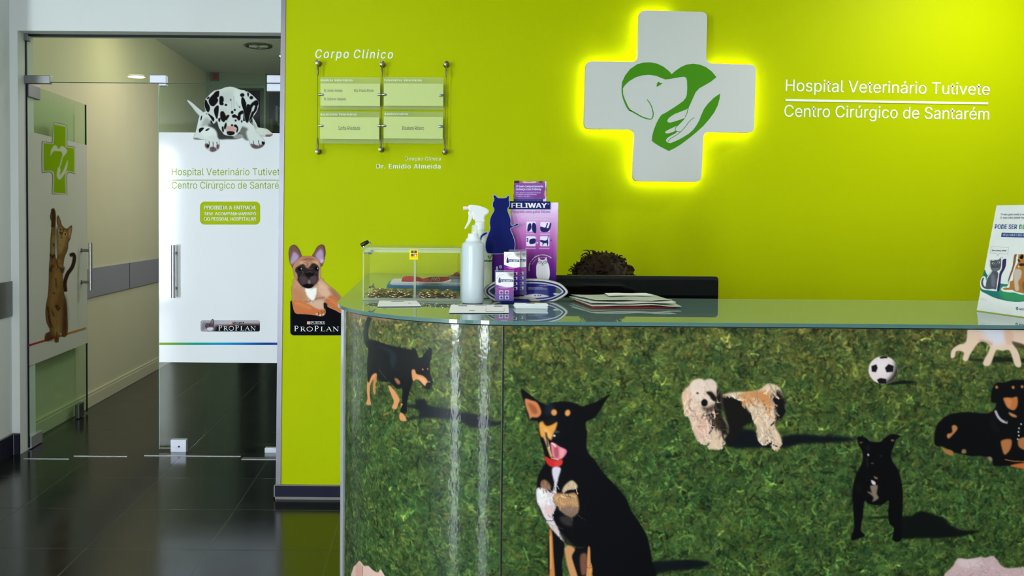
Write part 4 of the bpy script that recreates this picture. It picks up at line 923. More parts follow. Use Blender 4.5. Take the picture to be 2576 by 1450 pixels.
for s in ('948,955 1000,945 1085,958 1080,1000 1020,1020 960,1005', '830,600 880,580 920,640 935,700 900,775 860,760 830,700', '940,660 985,645 990,670 945,740 920,735', '1040,660 1090,635 1140,665 1190,640 1190,700 1160,750 1120,700 1060,700', '1150,640 1180,590 1240,565 1245,620 1200,650 1195,720 1165,745', '895,860 930,785 945,830 925,900 905,910', '855,870 880,860 895,930 885,960 865,950', '1070,850 1110,820 1150,870 1155,920 1130,975 1120,940 1130,890', '790,720 830,700 820,770 800,770', '805,330 850,300 885,330 890,390 860,440 830,470 805,420'): dal.poly(s, BK, 8)
for x, y, rx, ry in ((1092, 556, 20, 19), (1044, 600, 24, 30), (1042, 835, 20, 20), (1108, 750, 18, 20), (930, 465, 24, 20), (1018, 372, 10, 16), (1180, 505, 14, 9), (1228, 285, 40, 34), (860, 445, 30, 28), (1218, 765, 14, 22)): dal.blob(x, y, rx, ry, BK, soft=8)
dal.blob(985, 985, 14, 6, (70, 70, 72), soft=6)
for er, sp in (('700,216 620,285 540,378 530,455 562,585 640,692 690,792 716,806 752,760 790,650 806,480 812,300 806,208', ('740,225 806,210 800,310 770,330 790,380 760,440 700,490 640,460 615,380 660,310 700,270', '545,380 575,375 600,430 630,480 640,540 610,600 570,560 540,470', '600,620 680,670 720,720 700,770 650,700', '715,540 760,480 800,490 795,620 770,720 740,680 715,600', '590,330 630,315 620,350 585,360')), ('1300,222 1400,272 1500,372 1530,442 1502,572 1422,692 1332,806 1275,742 1258,600 1210,440 1215,330 1260,330 1300,420', ('1215,330 1250,330 1300,420 1300,600 1340,700 1320,790 1280,740 1262,610 1210,440', '1320,240 1350,250 1345,310 1325,300', '1360,320 1400,300 1430,330 1410,360 1375,360', '1440,400 1500,380 1525,440 1490,500 1440,470 1390,540 1370,470', '1310,470 1360,460 1400,540 1370,640 1330,790 1290,640', '1470,480 1505,500 1480,580 1400,660 1440,560', '1400,600 1440,590 1420,680 1350,770'))):
    m_ = dal.poly(er, (206, 212, 208), 5)
    for s in sp: dal.poly(s, BK, 8, only=m_)
dal.z = None; dal.mesh('puppy_decal', mapY(YF-.0012), PRC, film, 1.15)
# brand patch on the film
pb = Canvas(503, 800, 656, 837, .6)
a = np.linspace(0, 1, pb.h)[:, None]; bx = np.array(rrect(505, 807, 653.8, 834.5, 4.5)); pb.poly(bx, (172, 166, 180), .6, smooth=False)
m_ = pb.m.copy(); yv = (pb.y0+np.arange(pb.h)*pb.c)[:, None]; xv = (pb.x0+np.arange(pb.w)*pb.c)[None]
t_ = np.clip((yv-811.5-3*np.exp(-((xv-560)/30)**2))/10, 0, 1)*np.ones_like(xv); grad = np.stack([np.interp(t_, (0, .35, .7, 1), q) for q in ((184, 142, 70, 26), (178, 122, 56, 26), (192, 120, 56, 34))], -1)
kx = np.clip((xv-530)/14-np.clip((834-yv)/40, 0, 1), 0, 1)*m_; pb.rgb = pb.rgb*(1-kx[..., None])+grad*kx[..., None]
pb.at(480, 780, 240/2576)
pb.poly('300,400 360,330 420,360 400,500 330,560 290,520', (110, 96, 104), 40, .6, only=m_)
pb.poly('385,420 430,355 520,340 560,270 590,245 622,290 632,400 620,470 600,500 560,560 480,585 430,530 395,480', (92, 78, 84), 8); pb.poly('560,300 590,270 600,330 560,390', (150, 130, 138), 10, .9); pb.poly('440,490 520,470 600,480 590,540 500,570 440,540', (214, 210, 216), 14)
pb.blob(512, 420, 18, 18, (30, 24, 30), soft=6); pb.blob(405, 445, 10, 14, (50, 40, 44), soft=6); pb.line('470,380 500,350 540,340', 8, (170, 156, 160), soft=6); pb.line('440,420 430,500', 8, (60, 48, 52), soft=6)
pb.z = None; bp_ = pb.mesh('brand_patch', mf, PRC, film, 1.1)
mb_ = mapY(YF-.0012); WB = mat('white_brand_ink', lin(238, 240, 240), .4); BI = mat('black_patch_ink', lin(20, 20, 24), .5, spec=0)
serif('PRO PLAN', 549.5, 643, 832, 13.2, 11, mb_, WB, film)
flatpoly('maker_band', [(583.5, 810.5), (613.5, 810.5), (613.5, 816), (583.5, 816)], mb_, BI, film); text('PURINA', 584.6, 612.6, 815.2, 3.9, mapY(YF-.0018), WB, film, 'maker_lettering', sp=1.1)
def checks(u0, v0, w_, mp, parent):
    cvx = Canvas(u0, v0, u0+w_, v0+w_, w_/14); i = np.arange(cvx.w)//max(1, cvx.w//4); ck = (i[None]+i[:, None][:cvx.h]) % 2
    cvx.rgb[:] = np.where(ck[..., None] == 0, np.array((214, 60, 56)), np.array((244, 236, 232))); cvx.a[:] = 1; cvx.mesh('checker_mark', mp, PR, parent)
checks(576.5, 810.2, 6, mb_, film)

# decals on the open leaf
mo = dmap(.0072)
lf = Canvas(70, 822, 217.5, 878, .7); n_ = 24
for i in range(n_):
    x0, x1 = 70+147*i/n_, 70+147*(i+1)/n_+.5; k_ = i/n_; y0, y1 = (870.5-44.5*(x-70)/147 for x in (x0, x1))
    lf.poly([(x0, y0-2.6), (x1, y1-2.4), (x1, y1+2.0), (x0, y0+2.2)], tuple(np.interp(k_, (0, .5, 1), q) for q in ((176, 206, 190), (40, 90, 150), (70, 40, 40))), .6, smooth=False)
lf.mesh('colour_stripe', mo, PRC, film1, 1.1)
lc = Canvas(104, 308, 190, 490, .6); lc.at(60, 300, .4)
lc.poly('186,30 200,22 258,36 272,52 272,160 280,168 318,176 328,190 328,332 318,342 272,344 272,470 256,478 190,472 178,458 178,342 124,336 114,322 114,156 126,142 170,148 178,140', (196, 202, 188), 4)
lc.poly('190,42 200,36 252,48 262,58 262,165 270,176 306,183 316,195 316,325 308,332 262,334 262,458 252,466 196,462 187,452 187,334 132,326 125,316 125,162 134,152 180,157 187,148', (138, 178, 14), 3)
lc.poly('168,232 170,195 190,166 205,168 218,188 236,170 256,176 273,200 262,222 246,240 238,275 226,305 215,330 222,300 232,262 242,225 235,205 215,202 195,200 178,212', (206, 212, 196), 4)
lc.poly('276,255 274,300 256,345 228,380 208,366 208,335 218,300 232,318 226,350 244,330 262,290', (206, 212, 196), 4)
lc.z = None; lc.mesh('cross_decal', mo, PRC, film1, 1.0)
kc = Canvas(112, 520, 196, 864, .65); kc.at(60, 300, .4)
FB = (126, 92, 50); FD = (58, 38, 26); FL = (172, 148, 92)
kc.line('262,1085 258,1030 275,975 305,930 318,880 312,850 290,858', 24, (64, 40, 28), 20, 4)
kc.poly('170,590 182,560 196,572 202,610 200,660 198,760 196,850 210,870 215,690 208,640 215,604 232,640 240,668 270,690 300,668 302,700 292,752 280,778 276,820 256,870 248,930 245,1010 252,1090 268,1150 274,1240 276,1330 262,1368 240,1366 238,1340 222,1362 218,1400 196,1402 190,1378 160,1396 132,1390 140,1350 165,1330 142,1270 138,1190 152,1110 158,1020 160,930 166,850 168,760 176,660 166,620', FB, 4)
for s, c_ in (('205,690 240,690 270,720 262,780 240,830 215,850 208,780', FL), ('180,760 195,720 196,830 186,850 176,830', FL), ('190,1180 230,1060 240,900 210,880 190,960 170,1080 165,1180 180,1300 215,1350 240,1280 232,1180', (150, 118, 66)), ('195,1320 230,1300 232,1340 210,1370 192,1360', (166, 140, 84)), ('258,1100 272,1200 268,1330 246,1340 250,1200', (74, 50, 30)), ('140,1355 180,1345 185,1385 140,1390', (92, 62, 40))): kc.poly(s, c_, 16, .85)
for s, w_ in (('166,850 180,870 196,850', 14), ('182,565 186,620 182,680', 22), ('232,935 245,965 252,930', 12), ('165,960 175,930 190,920', 14), ('205,1170 215,1195 225,1180', 20), ('180,1090 195,1100', 8), ('205,890 215,930 235,940', 7), ('200,1000 205,1060', 7), ('175,1200 190,1240', 8), ('185,780 190,800', 9), ('150,1180 160,1260 175,1310', 12), ('220,700 240,735', 7), ('250,690 245,720', 6), ('208,1330 206,1395', 6)): kc.line(s, w_, FD, soft=5, op=.8)
for x, y in ((228, 694), (260, 724)): kc.blob(x, y, 10, 12, (190, 190, 110), soft=3); kc.blob(x, y, 4, 9, (20, 20, 16), soft=2)
kc.poly('280,700 298,680 296,720 284,752', (176, 140, 110), 5, .9); kc.poly('216,620 226,640 228,672 216,668', (150, 112, 80), 5, .9); kc.blob(238, 716, 8, 8, (80, 40, 30), soft=3); kc.line('232,740 245,748', 5, (50, 34, 26), soft=3)
kc.fur(kc.a, 420, 26, -85, 18, .12, 1)
kc.z = None; kc.mesh('cat_decal', mo, PRC, film1, .95)

# french bulldog sticker on the green wall
t = thing('dog_sticker', 'brown French bulldog wall sticker with black base, left of the counter', 'sticker', pY(790, 843, YW))
bd = Canvas(724, 613, 862, 846, .7); bd.at(700, 600, 200/1115)
FW = (186, 138, 108)
bd.poly('168,890 185,865 205,960 240,1040 400,1050 660,1000 660,900 760,960 905,1050 905,1362 210,1362 180,1345 168,1318', (14, 14, 18), 2, smooth=False)
bd.poly('240,560 205,650 184,690 190,800 196,900 215,1000 245,1052 320,1062 420,1068 520,1080 600,1094 655,1068 664,1010 645,990 650,920 700,965 800,1010 905,1050 905,870 860,800 800,730 720,670 650,610 590,555', FW, 4)
b_m = bd.m.copy()
bd.poly('560,600 660,640 740,740 700,840 620,820 560,740', (214, 176, 150), 40, .8, only=b_m); bd.poly('190,690 300,720 380,800 340,880 230,860', (180, 122, 84), 40, .8, only=b_m); bd.poly('700,690 800,735 900,880 820,860 740,760', (140, 92, 74), 30, .7, only=b_m)
bd.poly('400,880 520,860 650,880 640,990 560,1010 480,950', (206, 172, 150), 26, .9, only=b_m); bd.line('350,890 450,880 560,840 660,830', 20, (120, 84, 66), soft=16, op=.7)
bd.poly('200,870 330,880 430,930 540,985 640,1000 664,1012 655,1068 600,1094 520,1080 400,1066 245,1052 215,990', (192, 108, 62), 12, .95, only=b_m); bd.poly('690,830 760,800 850,870 905,930 905,1050 790,1000 690,940 650,890', (190, 106, 62), 16, .95, only=b_m); bd.line('230,900 330,930 460,990', 36, (214, 140, 92), soft=26, op=.6); bd.line('720,850 800,910 890,970', 36, (214, 140, 92), soft=26, op=.6)
bd.poly('380,690 470,700 532,690 536,760 512,840 490,872 440,845 400,790', (240, 234, 230), 14); bd.poly('640,900 690,930 660,985 640,980', (30, 24, 24), 10)
for s in ('560,1030 570,1060 560,1082', '600,1020 618,1050 612,1085', '640,1010 650,1040'): bd.line(s, 9, (96, 50, 34), soft=5)
for x, y in ((540, 1060), (588, 1078), (630, 1068)): bd.blob(x, y, 14, 12, (226, 196, 190), soft=6)
for e, i_ in (('205,94 250,108 290,160 318,220 332,262 290,330 210,425 188,390 162,345 148,260 146,190 165,120', '212,190 246,200 290,255 262,310 215,350 178,368 166,335 190,250'), ('600,89 645,108 662,190 655,260 638,335 606,398 560,335 478,252 505,195 545,120', '602,150 632,210 636,320 605,345 560,310 522,240 560,180')):
    q = bd.poly(e, (112, 78, 72), 4); bd.poly(i_, (170, 146, 182), 24, .95, only=q); bd.line([(x*.98+4, y) for x, y in pp(e)[:4]], 16, (70, 46, 44), soft=14, op=.6)
bd.poly('588,295 636,300 630,340 590,340', (206, 170, 190), 10, .8)
hd = bd.poly('330,256 400,248 478,252 545,290 585,360 598,470 590,560 560,620 520,660 440,700 350,690 285,625 235,570 212,490 205,410 230,350 280,300', (178, 128, 98), 4)
bd.poly('340,270 480,268 540,330 440,330 330,330', (150, 100, 76), 30, .8, only=hd); bd.poly('300,330 370,320 390,360 320,375', (206, 164, 130), 16, .8, only=hd); bd.poly('470,315 545,320 560,365 500,345', (206, 160, 126), 16, .8, only=hd)
mk = bd.poly('238,430 290,385 350,360 380,400 410,420 440,395 480,350 540,370 575,430 572,540 550,610 500,660 450,695 380,690 330,672 285,615 250,540', (38, 32, 34), 14, .97, only=hd)
bd.poly('235,470 265,500 272,570 250,550', (196, 150, 120), 10, .8); bd.poly('570,450 595,440 592,540 566,560', (190, 150, 128), 12, .8)
bd.poly('300,560 350,530 400,545 420,600 380,650 320,640', (78, 62, 66), 26, .85); bd.poly('440,540 510,520 550,560 530,620 470,640', (82, 66, 70), 26, .85); bd.line('420,350 400,400 440,430 480,420', 10, (120, 86, 70), soft=10, op=.7)
for s in ('310,440 350,480 300,560', '520,470 560,500 560,560', '360,300 420,285 490,300', '350,340 400,350 420,380'): bd.line(s, 9, (96, 74, 68), soft=8, op=.75)
bd.poly('380,480 430,466 490,480 498,520 460,535 430,548 395,535', (22, 18, 20), 8); bd.line('395,478 440,470 480,478', 8, (84, 76, 80), soft=6); bd.line('430,548 425,580 400,610', 7, (12, 10, 12), soft=5); bd.poly('410,600 430,575 455,605 450,640 420,640', (132, 104, 108), 10, .9); bd.poly('340,660 400,640 470,645 500,660 450,700 390,695', (14, 12, 14), 12)
for x, y in ((306, 428), (538, 424)): bd.blob(x, y, 30, 28, (10, 8, 10), soft=8); bd.blob(x+16, y-2, 6, 12, (214, 210, 214), soft=4)
bd.blob(350, 400, 40, 20, (60, 44, 40), -30, soft=24, op=.6); bd.fur(b_m*(bd.rgb.sum(-1) > 200), 260, 34, -70, 30, .06)
bd.z = None; mk_ = mapY(YW-.0012); bd.mesh('dog_print', mk_, PRC, t, 1.15)
mk2 = mapY(YW-.0018); serif('PRO PLAN', 740, 852.5, 834, 13.8, 11.6, mk2, WB, t)
flatpoly('maker_band', [(781.6, 808.8), (817.2, 808.8), (817.2, 816.2), (781.6, 816.2)], mk2, WB, t); flatpoly('maker_band', [(782, 809.2), (816.8, 809.2), (816.8, 815.8), (782, 815.8)], mapY(YW-.0022), BI, t)
text('PURINA', 783, 816, 814.9, 5, mapY(YW-.0027), WB, t, 'maker_lettering', sp=1.1); checks(772.4, 808.8, 8.4, mk2, t)
# ================================================================== things on the counter
ZC = ZTOP+.0004
def slab(name, pts, z0, z1, m, parent=None):
    """flat sheet or block whose outline is given in picture measures at height z0"""
    a = np.array(pts, float); P = atZ(a[:, 0], a[:, 1], z0); return MB().prism(P, (0, 0, z1-z0)).build(name, m, parent)
PAP = mat('white_paper', lin(244, 248, 250), .6, spec=.2, var=.01)
PAPB = mat('paper_edge_blue', lin(120, 130, 190), .6); GREYINK = mat('grey_ink', lin(120, 128, 138), .6); DKINK = mat('black_ink', lin(60, 64, 74), .6)
# donation box
A = pZ(911.5, 757, ZC); B_ = pZ(1160.5, 757, ZC); YB0 = (A.y+B_.y)/2; x0, x1 = A.x, B_.x; y0, y1 = YB0, YB0+.29; z0 = ZC; z1 = z0+.166
ACL = clear('box_acrylic', (.997, .998, .99, 1), 1.14, haze=.02, hcol=(.6, .65, .45, 1)); ACE = clear('box_acrylic_edge', (.93, .96, .9, 1), 1.25, haze=.42, hcol=(.7, .76, .56, 1))
t = thing('donation_box', 'clear acrylic donation box with coins, on the rounded end of the counter', 'box', (x0, y0, z0)); W = .004
MB().box(x0, x1, y0, y1, z0, z0+.008).build('bottom', ACE, t)
MB().box(x0, x1, y0, y0+W, z0+.008, z1).build('front_wall', ACL, t); MB().box(x0, x1, y1-W, y1, z0+.008, z1).build('back_wall', ACL, t)
MB().box(x0, x0+W, y0+W, y1-W, z0+.008, z1).build('side_wall', ACL, t); MB().box(x1-W, x1, y0+W, y1-W, z0+.008, z1).build('side_wall', ACL, t)
MB().box(x0-.002, x1+.002, y0-.002, y1+.002, z1, z1+.006, .001).build('lid', ACE, t)
b = MB()
for xx in (x0, x1-.004): b.box(xx, xx+.004, y0-.0008, y0, z0, z1)
b.box(x0, x1, y0-.0008, y0, z1-.010, z1); b.build('edge', ACE, t)
xd_ = pY(1043.5, 700, y0).x; MB().box(xd_-.0035, xd_+.0035, y0+W, y1-W, z0+.008, z1-.004).build('divider', ACE, t)
cs = Canvas(1030, 627.5, 1051.5, 653.5, .35, bg=(244, 214, 24))
for (u, v), c_ in (((1034.2, 630.7), (74, 80, 100)), ((1042, 630.7), (74, 80, 100)), ((1034.2, 639), (74, 80, 100)), ((1042, 639), (214, 44, 30))): cs.poly([(u, v), (u+6.6, v), (u+6.6, v+6.6), (u, v+6.6)], c_, .3, smooth=False)
cs.poly('1045.2,640 1047.2,643 1046.8,645 1043.6,645 1043.2,643', (244, 236, 230), .5); cs.line('1033,648.2 1049.5,648.2', .9, (200, 166, 20)); cs.mesh('sticker', mapY(y0-.0012), PR, t, 1.1)
CHR = mat('chrome', lin(206, 208, 212), .12, metal=1); DKM = mat('dark_padlock', lin(52, 50, 44), .3, metal=.8)
lk = MB(); a, c = pY(908.5, 617.5, y0-.006), pY(926.5, 608, y0-.006)
lk.tube([a, a+(c-a)*.5+Vector((0, -.002, 0)), c], [.006, .0075, .006], 12); lkb = lk.build('padlock', DKM, t, True)
MB().tube([pY(u, v, y0-.006) for u, v in ((924, 608), (929, 607), (931.5, 611), (934, 617.5))], .0024, 8).build('shackle', CHR, lkb, True)
MB().tube([pY(u, v, y0-.006) for u, v in ((913, 617), (916, 623))], .0045, 10).build('shackle_end', CHR, lkb, True)
h_ = MB(); p = pY(914, 636.5, y0); q = pY(937, 634.5, y0); h_.box(p.x, q.x, y0-.003, y0, p.z-.002, p.z+.003, .001); hp = h_.build('hasp', CHR, t)
p = pY(934.5, 632, y0); MB().cyl((p.x, y0-.009, p.z), (p.x, y0, p.z), .0045).build('rivet', CHR, hp, True); p = pY(931.5, 637, y0); MB().cyl((p.x-.006, y0-.005, p.z), (p.x+.006, y0-.005, p.z), .004).build('pin', CHR, hp, True)
# coins
COIN = mat('brass_coin', lin(166, 144, 108), .34, metal=1, var=.35, scale=200); RIMC = mat('silver_coin', lin(176, 170, 152), .25, metal=1, var=.2, scale=200)
proto = MB().lathe([(.0098, -.0008), (.0108, -.0012), (.0116, -.0009), (.0116, .0009), (.0108, .0012), (.0098, .0008), (.009, .0008)], n=24).build('coin', COIN, None, True); cme = proto.data; bpy.data.objects.remove(proto)
pile = []; cn = 0
def coins(xa, xb, n, grp, label, hill):
    global cn
    for i in range(n):
        for _ in range(30):
            x = rng.uniform(xa+.0125, xb-.0125); y = y0+W+.013+(y1-y0-.05)*rng.beta(1.0, 1.6)
            zz = z0+.0084
            for (px_, py_, pz_) in pile:
                if (px_-x)**2+(py_-y)**2 < .0231**2: zz = max(zz, pz_+.0026)
            if zz < z0+.0095+.016*hill((x-xa)/(xb-xa)): break
        pile.append((x, y, zz)); o = bpy.data.objects.new('coin', cme); C.objects.link(o); o.location = (x, y, zz+.0012)
        o.rotation_euler = (rng.normal(0, .04), rng.normal(0, .04), rng.uniform(0, 6)); tag(o, label, 'coin', grp); cn += 1
coins(x0+W, xd_-.0035, 120, 'coins left of the divider', 'gold coloured coin heaped on the box floor left of its divider', lambda f: .35+.65*min(1, f*1.8))
coins(xd_+.0035, x1-W, 96, 'coins right of the divider', 'gold coloured coin heaped on the box floor right of its divider', lambda f: .8)
NOTE = mat('banknote_paper', lin(150, 146, 120), .6, var=.15, scale=60); NOTE2 = mat('dark_banknote_paper', lin(92, 88, 62), .6, var=.15, scale=60)
def note(pts, Y, m, label, back=.03):
    P = [pY(u, v, Y) for u, v in pts]; nm = thing('folded_banknote', label, 'banknote', P[0]); n = len(P)//2; b = MB(); rows = []
    L_, R_ = P[:n], P[n:][::-1]
    for i in range(n): rows.append([b.b.verts.new(L_[i]+Vector((0, .002*i, 0))), b.b.verts.new((L_[i]+R_[i])/2+Vector((0, back*.6*math.sin(i*1.3), 0))), b.b.verts.new(R_[i]+Vector((0, back, 0)))])
    for a_, c_ in zip(rows, rows[1:]):
        for k_ in (0, 1): b.b.faces.new([a_[k_], a_[k_+1], c_[k_+1], c_[k_]])
    o = b.build('note', m, nm); s_ = o.modifiers.new('thickness', 'SOLIDIFY'); s_.thickness = .0006
note([(928, 737), (926, 726), (930, 720), (944, 730), (938, 719), (938, 714)][::1], y0+.03, NOTE, 'grey folded banknote standing on the coins at the far left inside the box')
note([(956, 738), (962, 730), (972, 727), (951, 741), (955, 733), (961, 727)], y0+.05, NOTE2, 'dark curled banknote lying on the coins beside the grey folded one')
# behind the box
Yk = y1+.03; k0, k1 = pY(972.5, 725, Yk), pY(1159, 725, Yk); zbk = pY(1060, 718.5, Yk).z
t = thing('book', 'blue book lying flat on the counter behind the donation box', 'book', (k0.x, Yk, ZC))
MB().box(k0.x, k1.x, Yk, Yk+.22, ZC, zbk, .002).build('cover', mat('blue_cover', lin(0, 120, 170), .4, var=.12, scale=20), t); MB().box(k0.x+.004, k1.x-.001, Yk-.0006, Yk+.001, ZC+.004, zbk-.004).build('page_block', mat('blue_page_edge', lin(14, 108, 150), .6, var=.25, scale=200), t)
zp = zbk+.0003
for i in range(5):
    u0, u1 = 984+3.5*math.sin(i*2.1), 1159; p, q = pY(u0, 715, Yk+.01), pY(u1, 715, Yk+.01); dz_ = .0016
    o = MB().box(p.x, q.x, Yk+.006+.003*((i*2) % 3), Yk+.21, zp, zp+dz_).build('paper_sheet', mat('sheet_white', lin(224, 224, 234), .6, var=.03), None)
    tag(o, 'white sheet in the small paper pile on the blue book behind the box', 'paper', 'sheets on the blue book'); zp += dz_+.0004
RIB = mat('red_ribbon', lin(168, 24, 36), .55, var=.1, scale=120); RIB2 = mat('pale_red_ribbon', lin(186, 76, 80), .55, var=.1)
t = thing('lanyard', 'red lanyard with white letters lying on the papers behind the donation box', 'lanyard', pY(1080, 708, Yk+.03))
def rib(s, m, Y0, amp, ph, nm, par):
    rr = [tuple(map(float, q.split(','))) for q in s.split()]; b = MB(); prev = None
    for i, (u, a_, c_) in enumerate(rr):
        Y = Y0+amp*math.sin(i*1.1+ph); hi, lo = pY(880+u*.14486, 590+a_*.14486, Y), pY(880+u*.14486, 590+c_*.14486, Y); lo.z = max(lo.z, zp+.0005)
        cur = (b.b.verts.new(hi), b.b.verts.new(lo))
        if prev: b.b.faces.new([prev[0], cur[0], cur[1], prev[1]])
        prev = cur
    o = b.build(nm, m, par, True, 0); md = o.modifiers.new('s', 'SUBSURF'); md.levels = md.render_levels = 2; md = o.modifiers.new('t', 'SOLIDIFY'); md.thickness = .001; return o
YR = Yk+.035
st_ = rib('898,810,822 905,770,838 930,732,840 1000,722,836 1090,728,838 1150,732,812 1200,738,830 1240,760,846 1280,776,846 1330,752,832 1400,740,832 1500,738,832 1620,734,832 1700,736,800 1760,720,775 1830,672,735 1895,625,690 1916,612,660', RIB, YR, .006, 0, 'strap', t)
rib('915,800,818 950,790,806 1000,782,800 1060,775,796', mat('dark_red_ribbon', lin(96, 12, 20), .6), YR+.012, .002, 1, 'strap_loop', t); rib('1190,835,845 1240,835,848 1300,790,845 1360,775,838 1420,790,826', RIB2, YR-.012, .003, 0, 'strap_fold', t); rib('1895,640,700 1905,690,730 1880,700,745 1850,720,742', RIB, YR+.02, .003, 0, 'strap_end', t)
text('GAM', 1084.5, 1106.5, 706.8, 8, mapY(YR-.0095), mat('pale_strap_lettering', lin(228, 206, 208), .5), t, 'strap_lettering', rot180=True, bold=.015)
p, q = pY(1135, 721, Yk+.02), pY(1158.5, 706, Yk+.02)
t = thing('small_box', 'small pale grey box beside the red lanyard on the papers behind the box', 'box', (p.x, Yk+.02, zp)); MB().box(p.x, q.x, Yk+.02, Yk+.09, zp+.0004, zp+.012, .002).build('body', mat('pale_grey_box', lin(150, 166, 186), .5), t); MB().box(p.x-.008, q.x, Yk+.02, Yk+.09, zp+.012, zp+.021, .002).build('lid', mat('grey_box_lid', lin(120, 128, 108), .5), t); MB().box(p.x+.012, p.x+.025, Yk+.03, Yk+.08, zp+.021, zp+.032, .001).build('clip', mat('dark_clip', lin(40, 40, 44), .4), t)
# clear bottle with flip cap, in front
MILK = mat('milky_plastic', lin(208, 220, 226), .28, spec=.5, var=.01, trans=.12); CAPC = clear('clear_cap', (.9, .93, .93, 1), 1.4, haze=.35)
Yb = 2.80; c = pY(1188.5, 700, Yb); kx = Yb/F; bx_ = pZ(1188.5, 763, ZC).x; rb = 28.3*kx
t = thing('plastic_bottle', 'milky white plastic bottle with clear nozzle, standing in front of the trigger sprayer', 'bottle', (bx_, Yb, ZC))
zz_ = lambda v: pY(1190, v, Yb).z
zt_, zs, zk, zn = zz_(611), zz_(608), zz_(588), zz_(566)
MB().lathe([(rb*.86, ZC), (rb*.97, ZC+.003), (rb, ZC+.009), (rb, zt_-.013), (rb*.985, zt_-.006), (rb*.9, zt_-.001), (rb*.74, zt_+.002), (rb*.70, zs+.003)], (bx_, Yb, 0), 48).build('body', MILK, t, True)
MB().lathe([(rb*.66, zs+.002), (rb*.66, zs+.006), (rb*.5, zs+.012), (rb*.47, zs+.014), (rb*.47, zk-.004), (rb*.43, zk)], (bx_, Yb, 0), 40).build('collar', mat('white_collar', lin(226, 232, 232), .35, var=.01), t, True)
MB().lathe([(rb*.27, zk-.002), (rb*.25, zn-.006), (rb*.22, zn-.001), (rb*.1, zn)], (bx_+.004, Yb, 0), 28).build('nozzle_cap', CAPC, t, True)
# trigger sprayer behind it
Yt = 3.0; bt = pZ(1207, 752, ZC).x; rt = 34.5*Yt/F; zq = lambda v: pY(1207, v, Yt).z
t = thing('spray_bottle', 'white trigger spray bottle with pale green label behind the milky bottle', 'spray bottle', (bt, Yt, ZC))
GB = mat('pale_bottle', lin(206, 222, 208), .25, spec=.5, var=.01)
MB().lathe([(rt*.85, ZC), (rt*.97, ZC+.003), (rt, ZC+.01), (rt, zq(622)), (rt*.96, zq(612)), (rt*.8, zq(602)), (rt*.55, zq(596)), (rt*.42, zq(590)), (rt*.36, zq(577))], (bt, Yt, 0), 48).build('body', GB, t, True)
lb = MB().lathe([(rt+.0002, zq(744)), (rt+.0008, zq(744)), (rt+.0008, zq(638)), (rt+.0002, zq(638))], (bt, Yt, 0), 64).build('label_sleeve', mat('label_green_white', lin(206, 220, 192), .5), t, True)
def mapC(cx, cy, r):
    def f(u, v):
        d = rays(u, v); a_ = d[..., 0]**2+d[..., 1]**2; bb = -2*(d[..., 0]*cx+d[..., 1]*cy); cc = cx*cx+cy*cy-r*r; tt = (-bb-np.sqrt(np.maximum(bb*bb-4*a_*cc, 0)))/(2*a_); p_ = d*tt[..., None]; p_[..., 2] += H; return p_
    return f
ml_ = mapC(bt, Yt, rt+.0014); NAV = mat('navy_print', lin(28, 34, 96), .5); LEAF = mat('leaf_print', lin(60, 130, 70), .5)
text('Power', 1212, 1239, 659, 5.5, ml_, NAV, lb, 'label_lettering', shear=.15, bold=.02); flatpoly('leaf_mark', [(1229, 642), (1232, 651), (1236, 641), (1238.5, 643), (1232.5, 653), (1227, 646)], ml_, LEAF, lb)
for v, u in ((662, 1226), (666, 1222), (670.5, 1221), (677, 1220), (680, 1220), (697, 1219)): flatpoly('print_line', [(u, v), (1238, v), (1238, v+.7), (u, v+.7)], ml_, NAV, lb)
WP = mat('white_plastic', lin(232, 234, 236), .3, spec=.5, var=.01); PK = mat('pinkish_nozzle', lin(232, 214, 208), .35)
MB().lathe([(12.2*Yt/F, zq(578)), (12.2*Yt/F, zq(562)), (11*Yt/F, zq(560))], (bt, Yt, 0), 40).build('screw_collar', WP, t, True)
b = MB(); k_ = .16555
for i in range(26): a_ = 2*PI*i/26; rr_ = 12.3*Yt/F; b.box(-.0006, .0006, -.0006, .0006, zq(577), zq(563), M=Matrix.Translation((bt+rr_*math.cos(a_), Yt+rr_*math.sin(a_), 0)))
b.build('collar_rib', WP, t)
def zz1(s): return [(1140+x*.16555, 440+y*.16555) for x, y in pp(s)]
def extr(s, Y, th, m, nm, par, bev=.003, smooth=True):
    p_ = cat(zz1(s), 3); P = atY(p_[:, 0], p_[:, 1], Y-th/2); b = MB(); f = b.face(P); b.b.normal_update()
    r_ = bmesh.ops.extrude_face_region(b.b, geom=[f]); vs = [q for q in r_['geom'] if isinstance(q, bmesh.types.BMVert)]
    for q in vs: q.co.y += th
    b.b.normal_update()
    if bev: bmesh.ops.bevel(b.b, geom=[e for e in b.b.edges if abs(e.verts[0].co.y-e.verts[1].co.y) < 1e-6], offset=bev, segments=3, affect='EDGES', clamp_overlap=True)
    bmesh.ops.triangulate(b.b, faces=[q for q in b.b.faces if len(q.verts) > 4]); return b.build(nm, m, par, True, 50)
extr('238,464 330,461 430,482 510,515 543,550 530,592 494,616 478,660 478,722 346,722 334,690 300,672 296,600 282,562 244,548', Yt, .026, WP, 'spray_head', t, .006)
extr('230,560 288,562 302,610 278,690 232,770 192,818 172,816 200,760 228,690 236,620', Yt, .016, WP, 'trigger', t, .004)
p, q = pY(1140+150*k_, 440+508*k_, Yt), pY(1140+246*k_, 440+508*k_, Yt); MB().lathe([(.0055, 0), (.0065, .003), (.0068, .012), (.006, (q-p).length)], p, 24, Matrix.Rotation(PI/2, 3, 'Y')).build('nozzle', PK, t, True)

